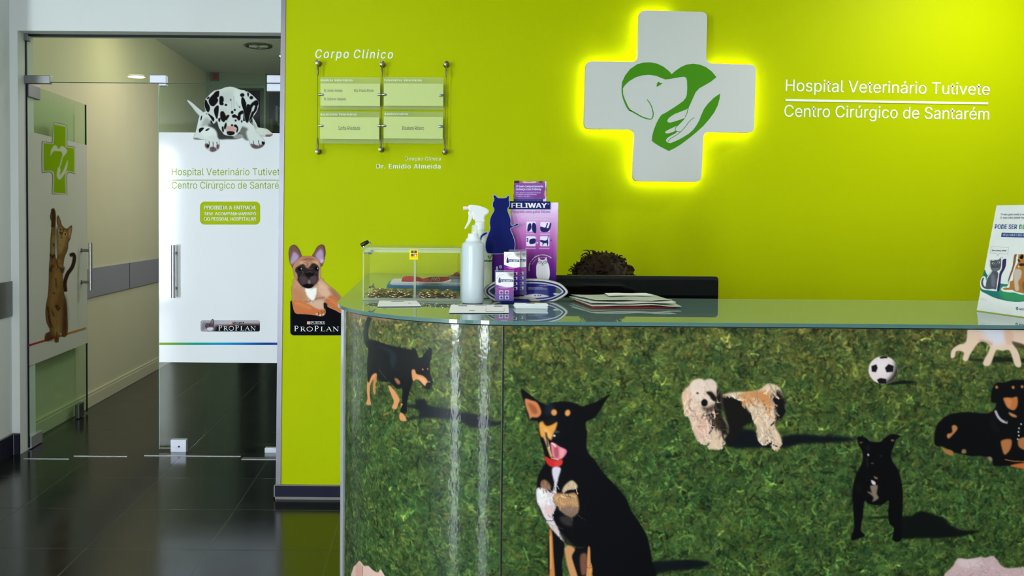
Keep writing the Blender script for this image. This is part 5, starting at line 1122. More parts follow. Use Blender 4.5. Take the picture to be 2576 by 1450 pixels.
# ------------------------------------------------------------------ cat product display
YCd = 2.95; CARD = mat('display_card', lin(222, 220, 226), .5); NAVY = lin(28, 36, 98)
t = thing('product_display', 'purple cardboard display with navy cat cutout, standing on the counter by the bottles', 'display', (.33, 2.9, ZC))
cd = Canvas(1237, 509, 1405, 757, .9); m0 = cd.poly([(1286, 511), (1403.5, 511), (1396.5, 756), (1238, 756), (1239.5, 630), (1284, 630)], (100, 40, 130), .6, smooth=False)
yv = (cd.y0+np.arange(cd.h)*cd.c)[:, None]; xv = (cd.x0+np.arange(cd.w)*cd.c)[None]; tt = np.clip((yv-511)/240+np.clip((1300-xv)/500, -.05, .3), 0, 1)
cd.rgb = np.stack([np.interp(tt, (0, .1, .25, .42, .6, .78, 1), q) for q in ((226, 210, 186, 152, 96, 58, 22), (206, 166, 120, 72, 34, 22, 18), (236, 214, 182, 152, 118, 108, 110))], -1)
ed = np.clip((xv-1390)/14, 0, 1)*np.clip((yv-505)/60, 0, 1)*np.clip(1-(yv-640)/60, 0, 1); cd.rgb = cd.rgb*(1-.35*ed[..., None])+np.array((206, 170, 224))*.35*ed[..., None]
NV = (34, 36, 92); cd.at(1140, 440, .16555); cd.lock = True
for x0_, y0_ in ((1115, 712), (1325, 718), (1110, 935), (1320, 935)):
    r_ = np.array(rrect(x0_, y0_, x0_+142, y0_+152, 14)); cd.poly(r_, (222, 214, 234), 4, smooth=False); cd.poly([(x0_-18, y0_+168), (x0_+150, y0_+168), (x0_+150, y0_+196), (x0_-18, y0_+196)], (176, 130, 180), 3, .5, smooth=False)
    cd.poly([(x0_-10, y0_+180), (x0_+140, y0_+180), (x0_+140, y0_+190), (x0_-10, y0_+190)], (216, 190, 222), 3, .8, smooth=False)
cd.poly('1125,850 1140,760 1175,735 1190,780 1180,830 1150,860', NV, 4); cd.poly('1205,740 1240,735 1262,780 1258,885 1215,870 1195,820', NV, 4)
cd.poly('1322,795 1345,790 1400,800 1425,735 1440,745 1420,810 1450,800 1470,740 1490,735 1480,800 1440,865 1340,865', NV, 4)
cd.poly('1165,985 1245,970 1245,1040 1165,1050', NV, 4); cd.poly('1118,965 1140,965 1138,985 1120,985', NV, 3); cd.poly('1118,1000 1140,995 1136,1018 1120,1018', NV, 3); cd.line('1230,960 1280,960', 4, (230, 220, 240)); cd.line('1190,1085 1285,1030 1275,1055', 5, (230, 220, 240)); cd.line('1285,1030 1255,1020', 5, (230, 220, 240))
cd.poly('1315,1000 1340,992 1400,1000 1432,985 1445,1020 1438,1078 1428,1078 1420,1040 1380,1045 1362,1075 1352,1072 1360,1035 1330,1020', NV, 4); cd.line('1436,1000 1440,960 1450,925', 9, NV, soft=3); cd.blob(1488, 997, 12, 14, (96, 60, 150), soft=4)
ct_ = (228, 226, 232); cd.poly('1262,1460 1265,1380 1290,1320 1300,1250 1330,1290 1385,1290 1415,1246 1430,1320 1455,1380 1468,1480 1462,1560 1440,1600 1380,1625 1330,1620 1290,1595 1265,1540', ct_, 3)
for x in (1318, 1400): cd.blob(x, 1328, 30, 20, (60, 60, 90), soft=3); cd.blob(x, 1328, 24, 14, ct_, soft=3); cd.blob(x+4, 1328, 7, 5, (50, 50, 80), soft=2)
cd.line('1335,1368 1358,1375 1378,1366', 5, (50, 50, 80)); cd.line('1358,1345 1358,1375', 4, (50, 50, 80)); cd.poly('1345,1340 1370,1340 1358,1352', (50, 50, 80), 2)
for x in (1320, 1358, 1390): cd.line([(x, 1590), (x+2, 1622)], 5, (60, 60, 90))
cd.blob(1430, 1630, 14, 14, ct_, soft=3); cd.line('1450,1615 1455,1630 1450,1645', 6, ct_); cd.line('1466,1615 1471,1630 1466,1645', 6, ct_)
cd.blob(665, 1430, 14, 40, (170, 176, 200), soft=4); cd.blob(720, 1400, 22, 26, (176, 170, 196), soft=5); cd.blob(722, 1402, 8, 10, (70, 50, 110), soft=4)
cd.z = None; m_ = mapY(YCd-.0008); PRD = printmat('printed_card', .4, .05)
b = MB(); P = [pY(u, v, YCd) for u, v in ((1286, 511), (1403.5, 511), (1396.5, 751), (1238, 751), (1239.5, 630), (1284, 630))]
for q in P: q.z = max(q.z, ZC)
b.prism(P, (0, .003, 0)); bk = b.build('back_card', CARD, t); cd.mesh('card_print', lambda u, v: (lambda q: np.concatenate([q[..., :2], np.maximum(q[..., 2:], ZC+.0006)], -1))(m_(u, v)), PRD, bk, 1.15)
LW = mat('white_card_ink', lin(236, 232, 242), .4); PUR = mat('purple_card_ink', lin(92, 46, 110), .4); LIL = mat('lilac_card_ink', lin(216, 190, 226), .4)
NVM = mat('navy_card', NAVY, .45, spec=.05); m2 = mapY(YCd-.0016)
text('O segredo para gatos felizes', 1284, 1384, 536, 6.3, m2, PUR, bk, 'slogan')
text('Ajude a controlar os comportamentos', 1311, 1394.5, 547.5, 3.6, m2, LW, bk, 'card_text', bold=.02); text('inadequados dos gatos', 1327, 1379, 553.5, 3.6, m2, LW, bk, 'card_text', bold=.02)
text('Consulte o seu Médico Veterinário', 0, 1, 0, 3.2, m2, LW, bk, 'card_text', bold=.02, arc=(1365, 676, 33, 190, 50)); text('Visite o nosso site', 0, 1, 0, 2.6, m2, LIL, bk, 'card_text', arc=(1365, 676, 27, 160, 70))
hd_ = [(1280, 506), (1384.5, 507), (1384.5, 527), (1279.5, 526.5)]; P = [pY(u, v, YCd-.006) for u, v in hd_]; hb_ = MB().prism(P, (0, .005, 0)).build('header', NVM, t)
text('FELIWAY', 1286, 1376, 523, 12.3, mapY(YCd-.0066), LW, hb_, 'brand_lettering', bold=.035, br=523.4); text('®', 1377.5, 1381.5, 515.5, 3, mapY(YCd-.0066), LW, hb_, 'brand_mark')
# leaflet standing behind the header
Yl = YCd+.012; P = [pY(u, v, Yl) for u, v in ((1294.5, 455.5), (1374.5, 456), (1373.5, 530), (1292.5, 530))]
lt = thing('leaflet', 'purple and white leaflet standing upright behind the top of the cat display', 'leaflet', P[3]); MB().prism(P, (0, .004, 0)).build('card', CARD, lt)
lc = Canvas(1292, 454.5, 1376, 510, .7); lc.poly([(1294, 455.3), (1374.8, 456), (1374, 509), (1292.5, 509)], (222, 214, 226), .5, smooth=False); lc.lock = True
lc.poly([(1294, 455.3), (1371, 456), (1371, 463), (1294, 463)], (150, 110, 100), 1, smooth=False); lc.poly('1294,456 1306,456 1304,463 1294,463', (60, 44, 44), 1); lc.poly('1316,456 1330,458 1350,456 1340,463 1320,463', (214, 180, 150), 2); lc.poly('1356,456 1366,458 1360,463', (90, 60, 60), 2)
q = lc.poly([(1293.6, 461), (1371.8, 461), (1371, 501), (1292.8, 501)], (128, 78, 158), .6, smooth=False); lc.poly('1340,501 1371,470 1374,488 1366,501', (116, 62, 128), 6, .8); lc.poly('1371,478 1375,484 1373,492 1369,492', (206, 150, 130), 2)
lc.poly([(1292.6, 501), (1366, 501), (1366, 509), (1292.5, 509)], (44, 50, 110), .5, smooth=False); lc.mesh('leaflet_print', mapY(Yl-.0006), PRD, lt, 1.15); ml2 = mapY(Yl-.0012)
for s, l, r, b0, cp in (('O bom comportamento', 1298.5, 1367, 471.5, 5.2), ('começa com Feliway', 1298, 1361.5, 478.6, 5.2), ('Para ajudar na resolução de vários', 1298, 1360, 486.5, 2.9), ('problemas comportamentais', 1298, 1350, 491, 2.9), ('e apoiar o seu gato', 1298, 1333, 495.3, 2.9)): text(s, l, r, b0, cp, ml2, LW if cp > 4 else LIL, lt, 'leaflet_text', bold=.02)
text('AGORA COMPROVADO E DE LONGA DURAÇÃO', 1297, 1362, 505, 2.4, ml2, mat('pale_blue_ink', lin(120, 150, 190), .4), lt, 'leaflet_text')
# navy cat cutout with pale rim
cc = Canvas(1205, 487, 1307, 642, .7); cc.at(1140, 440, .16555)
outl = '600,330 612,306 640,303 680,343 725,348 800,343 832,305 850,310 858,345 853,390 867,440 855,490 832,522 850,590 882,680 888,768 975,730 997,738 990,772 880,815 892,870 930,970 947,1060 940,1120 930,1190 760,1205 545,1202 495,1155 484,1080 494,1000 530,890 555,820 548,720 568,630 618,535 593,480 598,420 618,375'
tl = '402,1000 412,935 455,885 525,862 515,905 450,945 425,1002'
for s in (tl, outl):
    mm = cc.poly(s, (166, 176, 222), 2); inn = np.clip((gauss(mm, 2.0)-.80)/.12, 0, 1)*(mm > .5); cc.rgb = cc.rgb*(1-inn[..., None])+np.array((24, 32, 92))*inn[..., None]
cc.z = None; YCt = 2.915; op_ = cat(zz1(outl), 3); tp_ = cat(zz1(tl), 3)
co_ = flatpoly('cat_cutout', op_, mapY(YCt), CARD, t, (0, .003, 0)); flatpoly('cat_tail', tp_, mapY(YCt+.0005), CARD, co_, (0, .002, 0)); cc.mesh('cutout_print', mapY(YCt-.0008), PRC, co_, 1.05)
# lens shaped front plate
YP = 2.868; pl = '1217.5,733 1219,725 1229,716 1245,708 1275,703 1320,701 1365,702 1399,709 1415,717 1428,731 1427,740 1408,753 1380,763 1330,766.5 1277,765 1246,759 1224,746 1218,739'
pc = Canvas(1214, 698, 1431, 769, .8); m0 = pc.poly(pl, (172, 166, 150), .8, n=3)
e1 = np.clip((gauss(m0, 2.4)-.90)/.06, 0, 1)*(m0 > .5); pc.lock = True; pc.put(e1, (212, 216, 214)); e2 = np.clip((gauss(m0, 3.6)-.955)/.03, 0, 1)*(m0 > .5); pc.put(e2, (34, 40, 84)); e3 = np.clip((gauss(m0, 5)-.985)/.012, 0, 1)*(m0 > .5); pc.put(e3, (196, 196, 214)); e4 = np.clip((gauss(m0, 6.2)-.992)/.006, 0, 1)*(m0 > .5); pc.put(e4, (46, 56, 84))
pc.poly([(1240, 700), (1399, 700), (1396, 768), (1262, 768)], (26, 26, 98), 3, 1, smooth=False, only=e4); pc.poly([(1400, 700), (1430, 700), (1430, 768), (1396, 768)], (84, 102, 78), 3, .9, smooth=False, only=e4); pc.blob(1362, 735, 18, 20, (70, 74, 124), soft=4, op=.8, only=e4)  # grey-green right part is the wall's reflection painted into the print colours
pc.poly('1316,745 1340,740 1362,741 1382,746 1360,749 1338,750', (206, 206, 222), 1.5, only=e4); pc.poly('1393,738 1408,739 1407,742 1394,742', (200, 204, 214), 1, only=e4)
for x in (1346, 1354, 1360): pc.blob(x, 744, 2, 1.6, (60, 60, 110), soft=1, only=e4)
for q in ('1328,724 1366,724', '1328,727.5 1377,727.5', '1296,749.5 1318,749.5', '1296,749.5 1316,749.5', '1295,737 1326,737'): pc.line(q, 1.0, (190, 190, 216), only=e4)
p0_ = (0, YP, 1.1); nP = Vector((0, -1, .12)).normalized(); mP = mapP(p0_, nP)
P = mP(*cat(pp(pl), 3).T); P[:, 2] = np.maximum(P[:, 2], ZC+.0012); b = MB(); b.prism(P, -nP*.005); b.b.normal_update(); bmesh.ops.triangulate(b.b, faces=[f for f in b.b.faces if len(f.verts) > 4]); po = b.build('front_plate', mat('plate_board', lin(190, 180, 164), .5), t)
pm = pc.mesh('plate_print', lambda u, v: (lambda q: np.concatenate([q[..., :2], np.maximum(q[..., 2:], ZC+.0014)], -1))(mapP(Vector(p0_)+nP*.001, nP)(u, v)), printmat('printed_gloss_plate', .08, .3, cutout=True), po, 1.1); mP2 = mapP(Vector(p0_)+nP*.0018, nP)
text('www.feliway.com', 1357, 1390, 719.5, 2.6, mP2, LIL, po, 'plate_text'); text('Ajuda a criar um ambiente tranquilo', 1295, 1356, 750.2, 2.2, mP2, LIL, po, 'plate_text')
MB().box(pY(1258, 740, 2.85).x, pY(1330, 740, 2.85).x, 2.79, YP-.012, ZC, ZC+.010, .002).build('step', NVM, t)
# three cartons on the display
CASE = clear('clear_case', (.95, .95, .96, 1), 1.4, haze=.08)
def carton(u0, v0, u1, v1, Y, dep, label, case, name_x, icons, txt=True):
    p, q = pY(u0, v1, Y), pY(u1, v0, Y); zl = max(p.z, ZC+.0104); o = thing('product_carton', label, 'carton', (p.x, Y, zl))
    MB().box(p.x, q.x, Y, Y+dep, zl, q.z, .0008).build('carton', mat('carton_purple', lin(70, 26, 96), .4), o)
    k_ = Canvas(u0, v0, u1, v1, .5, bg=(236, 232, 238)); w_, h_ = u1-u0, v1-v0; hh = min(h_, 75.)
    yy_ = ((np.arange(k_.h)*k_.c)[:, None]/hh)*np.ones((1, k_.w)); xx_ = ((np.arange(k_.w)*k_.c)[None]/w_)*np.ones((k_.h, 1))
    gr = np.stack([np.interp(yy_, (.45, .6, .8, 1, 1.4), q) for q in ((92, 150, 110, 60, 44), (40, 30, 40, 34, 20), (150, 140, 146, 150, 96))], -1); mg = np.clip((yy_-.42-.10*np.sin(xx_*2.2))*40, 0, 1); k_.rgb = k_.rgb*(1-mg[..., None])+gr*mg[..., None]
    k_.poly([(u0+w_*.62, v0), (u1, v0), (u1, v0+hh*.2), (u0+w_*.84, v0+hh*.19), (u0+w_*.7, v0+hh*.08)], (168, 164, 168), 4, .9, smooth=False); k_.poly([(u0+w_*.76, v0+hh*.07), (u1, v0+hh*.05), (u1, v0+hh*.10), (u0+w_*.86, v0+hh*.12)], (110, 106, 110), 3, .8)
    k_.blob(u0+w_*.52, v0+hh*.29, w_*.5, hh*.16, (240, 238, 242), soft=1); k_.line([(u0+w_*.04, v0+hh*.24), (u0+w_*.2, v0+hh*.12), (u0+w_*.5, v0+hh*.08)], 1.6, (190, 166, 206), .6)
    k_.poly([(u0+w_*.30, v0+hh*.25), (u1-w_*.03, v0+hh*.26), (u1-w_*.03, v0+hh*.34), (u0+w_*.30, v0+hh*.34)], (34, 38, 96), .5, smooth=False); k_.poly([(u0+w_*.16, v0+hh*.36), (u0+w_*.17, v0+hh*.25), (u0+w_*.21, v0+hh*.19), (u0+w_*.25, v0+hh*.19), (u0+w_*.28, v0+hh*.27), (u0+w_*.29, v0+hh*.36)], (40, 44, 110), .6)
    for f_, a_, c_ in ((.53, .16, .82), (.56, .3, .68)): k_.line([(u0+w_*a_, v0+hh*f_), (u0+w_*c_, v0+hh*f_)], 1, (226, 206, 230))
    if icons:
        for fx in (.2, .52):
            for fy in (.64, .82): k_.poly([(u0+w_*fx, v0+hh*fy), (u0+w_*(fx+.22), v0+hh*fy), (u0+w_*(fx+.22), v0+hh*(fy+.13)), (u0+w_*fx, v0+hh*(fy+.13))], (214, 210, 230), .8, smooth=False); k_.blob(u0+w_*(fx+.12), v0+hh*(fy+.07), w_*.08, hh*.045, (60, 40, 120), soft=1)
    else:
        for fy in (.7, .86, 1.04, 1.2):
            if fy*hh < h_-6: k_.poly([(u0+w_*.55, v0+hh*fy), (u0+w_*.85, v0+hh*fy-2), (u0+w_*.85, v0+hh*fy+5), (u0+w_*.55, v0+hh*fy+8)], (206, 206, 214), .8, smooth=False); k_.blob(u0+w_*.7, v0+hh*fy+3, 3, 3, (40, 30, 80), soft=1)
    mm_ = mapY(Y-.0006); k_.mesh('carton_print', lambda u, v: (lambda q: np.concatenate([q[..., :2], np.maximum(q[..., 2:], zl)], -1))(mm_(u, v)), PRD, o, 1.15); text('FELIWAY', u0+w_*.33, u1-w_*.07, v0+hh*.33, hh*.055, mapY(Y-.0012), LW, o, 'brand_lettering', bold=.03)
    if case: MB().box(p.x-.002, q.x+.002, Y-.004, Y+dep, zl, q.z+.006, .001).build('clear_case', CASE, o)
carton(1281, 633, 1323.5, 742, 2.832, .022, 'tallest purple product carton in a clear case, rearmost on the display', True, 0, False)
carton(1268, 634, 1307.5, 742, 2.806, .018, 'middle purple product carton leaning in front of the tallest one on the display', False, 0, False)
carton(1247, 685, 1291.5, 757, 2.775, .02, 'short purple product carton with four picture squares, frontmost on display', True, 0, True)

# ------------------------------------------------------------------ papers on the glass
def sheetpile(pts, n, th, label, grp, inks):
    for i in range(n):
        j = 1.3*math.sin(i*2.3); z_ = ZC+i*(th+.0002); o = slab('leaflet_sheet', [(u+j+(i*.8 if k in (1, 2) else 0), v+(.4 if i % 2 else 0)) for k, (u, v) in enumerate(pts)], z_, z_+th, PAP if i else PAPB); tag(o, label[0] if i < n-1 else label[1], 'paper', grp)
    return ZC+n*(th+.0002)
zz2 = sheetpile([(955, 757), (1046.5, 757), (1058.5, 770.5), (951, 771.5)], 3, .0008, ('white leaflet under the top one of the small pile before the donation box', 'top white leaflet of the small pile in front of the donation box'), 'leaflets before the donation box', 0)
def ink(name, pts, z, m=GREYINK): a = np.array(pts, float); P = atZ(a[:, 0], a[:, 1], z); return MB().face(P), P
def marks(rects, z, nm, par_lab, par):
    for r_ in rects:
        u0, v0, u1, v1 = r_[:4]; P = atZ(np.array([u0, u1, u1, u0]), np.array([v0, v0, v1, v1]), z); b = MB(); b.face(P); b.build(nm, r_[4] if len(r_) > 4 else GREYINK, par)
top1 = [o for o in C.objects if o.name.startswith('leaflet_sheet')][-1]; marks(((984, 758.2, 1016, 759.2, DKINK), (1027, 762.3, 1033, 763.3)), zz2+.0002, 'printed_line', '', top1)
zz3 = sheetpile([(1135.5, 767.5), (1277, 767.5), (1278.5, 787.5), (1130.5, 787.5)], 3, .0008, ('white leaflet under the top one of the wide pile before the milky bottle', 'top white leaflet of the wide pile in front of the milky bottle'), 'leaflets before the milky bottle', 0)
top2 = [o for o in C.objects if o.name.startswith('leaflet_sheet')][-1]; marks(((1153, 769, 1175, 770.3, DKINK), (1195, 769, 1225, 769.6), (1243, 769.6, 1264, 771, DKINK), (1180, 781, 1194, 782.2, DKINK), (1222, 775, 1222.6, 784), (1222, 784, 1268, 784.5), (1268, 775, 1268.6, 784)), zz3+.0002, 'printed_line', '', top2)
PR_ = pZ(1297, 777, ZC); PR2 = pZ(1376.5, 777, ZC)
for i in range(15):
    j = .0012*math.sin(i*1.9)+(.0012 if i > 9 else 0)-(.0018 if 4 < i < 8 else 0); z_ = ZC+i*.00088; o = MB().box(PR_.x+j, PR2.x+j, PR_.y+.0008*math.cos(i*2.7), PR_.y+.05, z_, z_+.0008).build('business_card', PAP)
    tag(o, 'top business card of the stack, with a green print on its face' if i == 14 else 'white business card in the stack in front of the cat display', 'card', 'stacked business cards')
    if i == 14: MB().box(PR_.x+.035, PR_.x+.06, PR_.y+.022, PR_.y+.042, z_+.0008, z_+.00095).build('printed_mark', mat('green_card_mark', lin(110, 140, 40), .5), o)
# newspapers at the back edge
def crumple(name, c4, z, amp, m, thick=.0012, n=26, seed=1, lift=None):
    r_ = np.random.default_rng(seed); P4 = [np.array(pZ(u, v, ZC)) for u, v in c4]; b = MB(); ph = r_.uniform(0, 6, 6); G = []
    for i in range(n+1):
        row = []
        for j in range(n+1):
            s, t_ = i/n, j/n; p_ = (P4[0]*(1-s)+P4[1]*s)*(1-t_)+(P4[3]*(1-s)+P4[2]*s)*t_
            w_ = amp*(.5+.5*math.sin(6*s+ph[0]+2*t_))*(.4+.6*s)+amp*.5*math.sin(13*s+5*t_+ph[1])*s+(lift(s, t_) if lift else 0)
            row.append(b.b.verts.new((p_[0], p_[1]+.003*math.sin(9*s+ph[2]), z+max(0, w_))))
        G.append(row)
    for i in range(n):
        for j in range(n): b.b.faces.new([G[i][j], G[i+1][j], G[i+1][j+1], G[i][j+1]])
    o = b.build(name, m, None, True, 0); md = o.modifiers.new('t', 'SOLIDIFY'); md.thickness = thick; md.offset = 1; return o
RED = mat('dark_red_cover', lin(120, 44, 48), .45, var=.2, scale=40); NEWS = mat('newsprint', lin(186, 196, 180), .6, var=.1, scale=50, bump=.2, bscale=30); NEWS2 = mat('greyish_newsprint', lin(206, 210, 200), .6, var=.06, scale=60)
tag(crumple('magazine', [(1489, 776), (1700, 776), (1655, 757), (1440, 757)], ZC+.0002, .0004, RED, .005, seed=3), 'dark red magazine at the bottom of the paper pile in front of the monitor', 'magazine')
tag(crumple('newspaper', [(1488, 775.5), (1714, 777), (1668, 757), (1436, 757)], ZC+.006, .004, NEWS, .0016, seed=5), 'greyish newspaper with wavy edge, on the red magazine in front of the monitor', 'newspaper')
tag(crumple('newspaper', [(1487, 774), (1700, 775), (1650, 757), (1431, 757)], ZC+.0125, .004, NEWS2, .0014, seed=8), 'pale newspaper lying across the middle of the pile before the monitor', 'newspaper')
tag(crumple('newspaper', [(1498, 771), (1690, 772), (1632, 757), (1436, 757)], ZC+.0185, .003, NEWS, .0014, seed=11), 'folded pale green tinted newspaper with ripples, second from the pile top', 'newspaper')
tag(crumple('paper_sheet', [(1530, 763), (1645, 763), (1626, 756), (1520, 756)], ZC+.0236, .001, PAP, .0006, seed=13), 'white sheet of paper on top of the newspaper pile', 'paper')

# ------------------------------------------------------------------ monitor, seen from behind
YM = 3.10; GLB = mat('gloss_black', lin(7, 8, 8), .06, spec=.28); MBK = mat('matt_black', lin(20, 24, 22), .3, spec=.35)
p, q = pY(1386, 760, YM), pY(1808.5, 696.5, YM); zt_ = q.z; zb_ = zt_-.345
t = thing('monitor', 'black glossy monitor seen from behind, behind the newspaper pile', 'monitor', ((p.x+q.x)/2, YM+.03, .73))
o2 = rrect(p.x, zb_, q.x, zt_, .012); MB().prism([(x, YM+.004, z) for x, z in o2], (0, .022, 0)).build('frame', MBK, t)
o2 = rrect(p.x+.004, zb_+.004, q.x-.003, zt_-.0125, .010); MB().prism([(x, YM-.001, z) for x, z in o2], (0, .006, 0)).build('back_shell', GLB, t)
b = MB()
for i in range(70): x = p.x+.03+i*.005; b.box(x, x+.0025, YM+.003, YM+.0042, zt_-.0105, zt_-.0085)
b.build('vent', GLB, t)
cx_ = (p.x+q.x)/2; MB().box(cx_-.04, cx_+.04, YM+.026, YM+.05, .745, zb_+.12, .004).build('neck', MBK, t); MB().lathe([(.12, .7305), (.12, .736), (.115, .742), (.03, .746)], (cx_, YM+.05, 0), 40).build('base', MBK, t)

# ------------------------------------------------------------------ seated person behind the monitor
hc = pY(1519, 690, 3.46); hx0, hy0 = hc.x, 3.46; HZ = pY(1519, 646, 3.46).z
SKIN = mat('skin', lin(206, 160, 134), .5, var=.05); CLO = mat('dark_tunic', lin(46, 60, 70), .8, var=.1, bump=.3); HAIR = mat('dark_brown_hair', lin(40, 27, 17), .5, spec=.12, var=.5, scale=90)
t = thing('person', 'person with short dark curly hair, seated behind the monitor', 'person', (hx0, hy0+.05, 0))
zc = HZ-.125
def skin_body(verts, edges, rad, name, m, parent, root=0, sub=2):
    me = bpy.data.meshes.new(name); me.from_pydata(verts, edges, []); o = link(name, me, parent); md = o.modifiers.new('skin', 'SKIN'); md.use_smooth_shade = True
    for i, r_ in enumerate(rad): me.skin_vertices[0].data[i].radius = r_ if isinstance(r_, tuple) else (r_, r_)
    me.skin_vertices[0].data[root].use_root = True; s_ = o.modifiers.new('sub', 'SUBSURF'); s_.levels = s_.render_levels = sub; me.materials.append(m); return o
X_, Y_ = hx0, hy0
bv = [(X_, Y_+.14, .52), (X_, Y_+.13, .66), (X_, Y_+.10, .80), (X_, Y_+.07, .90), (X_, Y_+.045, .955), (X_, Y_+.03, 1.0)]
be = [(0, 1), (1, 2), (2, 3), (3, 4), (4, 5)]; br_ = [(.17, .12), (.14, .10), (.16, .105), (.13, .085), (.06, .06), (.052, .052)]
for s in (-1, 1):
    i0 = len(bv); bv += [(X_+s*.17, Y_+.08, .90), (X_+s*.23, Y_+.02, .76), (X_+s*.21, Y_-.08, .778), (X_+s*.17, Y_-.16, .776)]; be += [(3, i0), (i0, i0+1), (i0+1, i0+2), (i0+2, i0+3)]; br_ += [.055, .045, .038, .028]
    i1 = len(bv); bv += [(X_+s*.1, Y_+.10, .52), (X_+s*.12, Y_-.25, .53), (X_+s*.12, Y_-.22, .10), (X_+s*.12, Y_-.33, .045)]; be += [(0, i1), (i1, i1+1), (i1+1, i1+2), (i1+2, i1+3)]; br_ += [.085, .06, .042, .036]
skin_body(bv, be, br_, 'body', CLO, t)
b = MB(); b.ball((0, 0, 0), 1, 4); 
for v in b.b.verts:
    x, y, z = v.co; jaw = .82+.18*min(1, (z+1)/1.0); w_ = .076*jaw; d_ = .098*(.9 if z < -.4 else 1)
    ny = -(max(0, 1-((x/.22)**2+((z+.12)/.26)**2)))*.22 if y < 0 else 0; ey = sum(max(0, 1-(((x-sx)/.26)**2+((z-.05)/.18)**2)) for sx in (-.42, .42))*.10 if y < 0 else 0; mo_ = max(0, 1-((x/.35)**2+((z+.5)/.1)**2))*-.05 if y < 0 else 0
    v.co = (x*w_, (y+ny+ey+mo_)*d_, z*.118)
Mh = Matrix.Translation((X_, Y_-.0, zc)) @ Matrix.Rotation(math.radians(18), 4, 'X')
for v in b.b.verts: v.co = Mh @ v.co
b.build('head', SKIN, t, True, 0)
for s in (-1, 1):
    MB().ball((0, 0, 0), .017, 2, (.5, .9, 1.5)).build('ear', SKIN, t, True, 0).matrix_local = Matrix.Translation(Mh @ Vector((s*.077, .005, .0))-Vector(t.location))
    MB().ball((0, 0, 0), .010, 2).build('eye', mat('dark_eye', lin(40, 30, 26), .2), t, True, 0).matrix_local = Matrix.Translation(Mh @ Vector((s*.032, -.086, .006))-Vector(t.location))
    fb = MB(); hx_1 = X_+s*.165; 
    fb.ball((hx_1, Y_-.2, .775), .034, 2, (1, 1.2, .45))
    for k_, (fx, ln) in enumerate(((-.026, .062), (-.009, .072), (.008, .068), (.024, .052))): fb.tube([(hx_1+fx, Y_-.225, .778), (hx_1+fx*1.2, Y_-.235-ln*.5, .786), (hx_1+fx*1.25, Y_-.235-ln, .768)], [.009, .0085, .007], 8)
    fb.tube([(hx_1-s*.026, Y_-.19, .773), (hx_1-s*.05, Y_-.215, .772), (hx_1-s*.056, Y_-.245, .766)], [.011, .0095, .008], 8); fb.build('hand', SKIN, t, True, 0)
# hair: a cap of locks with curls standing off
hb2 = MB(); hr = np.random.default_rng(5)
hb2.ball((0, 0, 0), 1, 5)
from mathutils import noise as mnoise
for v in hb2.b.verts:
    d_ = v.co.normalized(); n_ = mnoise.noise(d_*2.6)*.10+mnoise.noise(d_*7+Vector((3, 1, 2)))*.07+mnoise.noise(Vector((d_.x*16, d_.y*16, d_.z*5)))*.035
    k_ = 1+n_; front = d_.y < -.3 and d_.z < -.2
    v.co = Vector((d_.x*.122*k_, d_.y*.116*k_+.012, d_.z*.118*k_+.012)) if not front else Vector((d_.x*.07, d_.y*.075, d_.z*.1))
hcen = Vector((X_, Y_, HZ-.118))
for v in hb2.b.verts: v.co += hcen
def lock(bm, d_, n_, r_, ln, cur):
    a_ = Vector((hr.normal(), hr.normal(), hr.normal())).cross(d_).normalized(); bn_ = d_.cross(a_); pts = []
    for i in range(9):
        f = i/8; an_ = cur*f; pts.append(hcen+Vector((d_.x*.12, d_.y*.114+.012, d_.z*.116+.012))*(1+.02*f)+(a_*math.sin(an_)+d_*(1-math.cos(an_))*.45)*ln*.5+bn_*.004*f)
    bm.tube(pts, [r_*(1-.75*(i/8)**2)+.0004 for i in range(9)], 6)
for i in range(300):
    z_ = hr.uniform(-.25, 1); an_ = hr.uniform(0, 2*PI); r_ = math.sqrt(max(0, 1-z_*z_)); d_ = Vector((r_*math.cos(an_), r_*math.sin(an_), z_))
    if d_.y < -.45 and d_.z < -.15: continue
    big = d_.x < -.15 and hr.random() < .6; lock(hb2, d_, 0, hr.uniform(.0022, .005), hr.uniform(.014, .030)*(2.3 if big else 1), hr.uniform(1.4, 3.6))
hb2.build('hair', HAIR, t, True, 0)
t = thing('office_chair', 'black office chair under the person behind the desk', 'chair', (X_, Y_+.14, 0)); CB = mat('chair_fabric', lin(30, 30, 32), .8)
MB().box(X_-.24, X_+.24, Y_-.12, Y_+.34, .36, .43, .03).build('seat', CB, t, True); MB().box(X_-.2, X_+.2, Y_+.33, Y_+.38, .48, .86, .03).build('backrest', CB, t, True); MB().box(X_-.03, X_+.03, Y_+.33, Y_+.36, .38, .55, .005).build('back_bracket', MBK, t); MB().cyl((X_, Y_+.1, .08), (X_, Y_+.1, .37), .028).build('gas_column', MBK, t, True)
for i in range(5):
    a_ = 2*PI*i/5; e_ = (X_+.27*math.cos(a_), Y_+.1+.27*math.sin(a_), .06); lg = MB().tube([(X_, Y_+.1, .1), e_], [.024, .016], 10).build('leg', MBK, t, True); MB().ball((e_[0], e_[1], .027), .027, 2, (.6, 1, 1)).build('castor', MBK, lg, True)

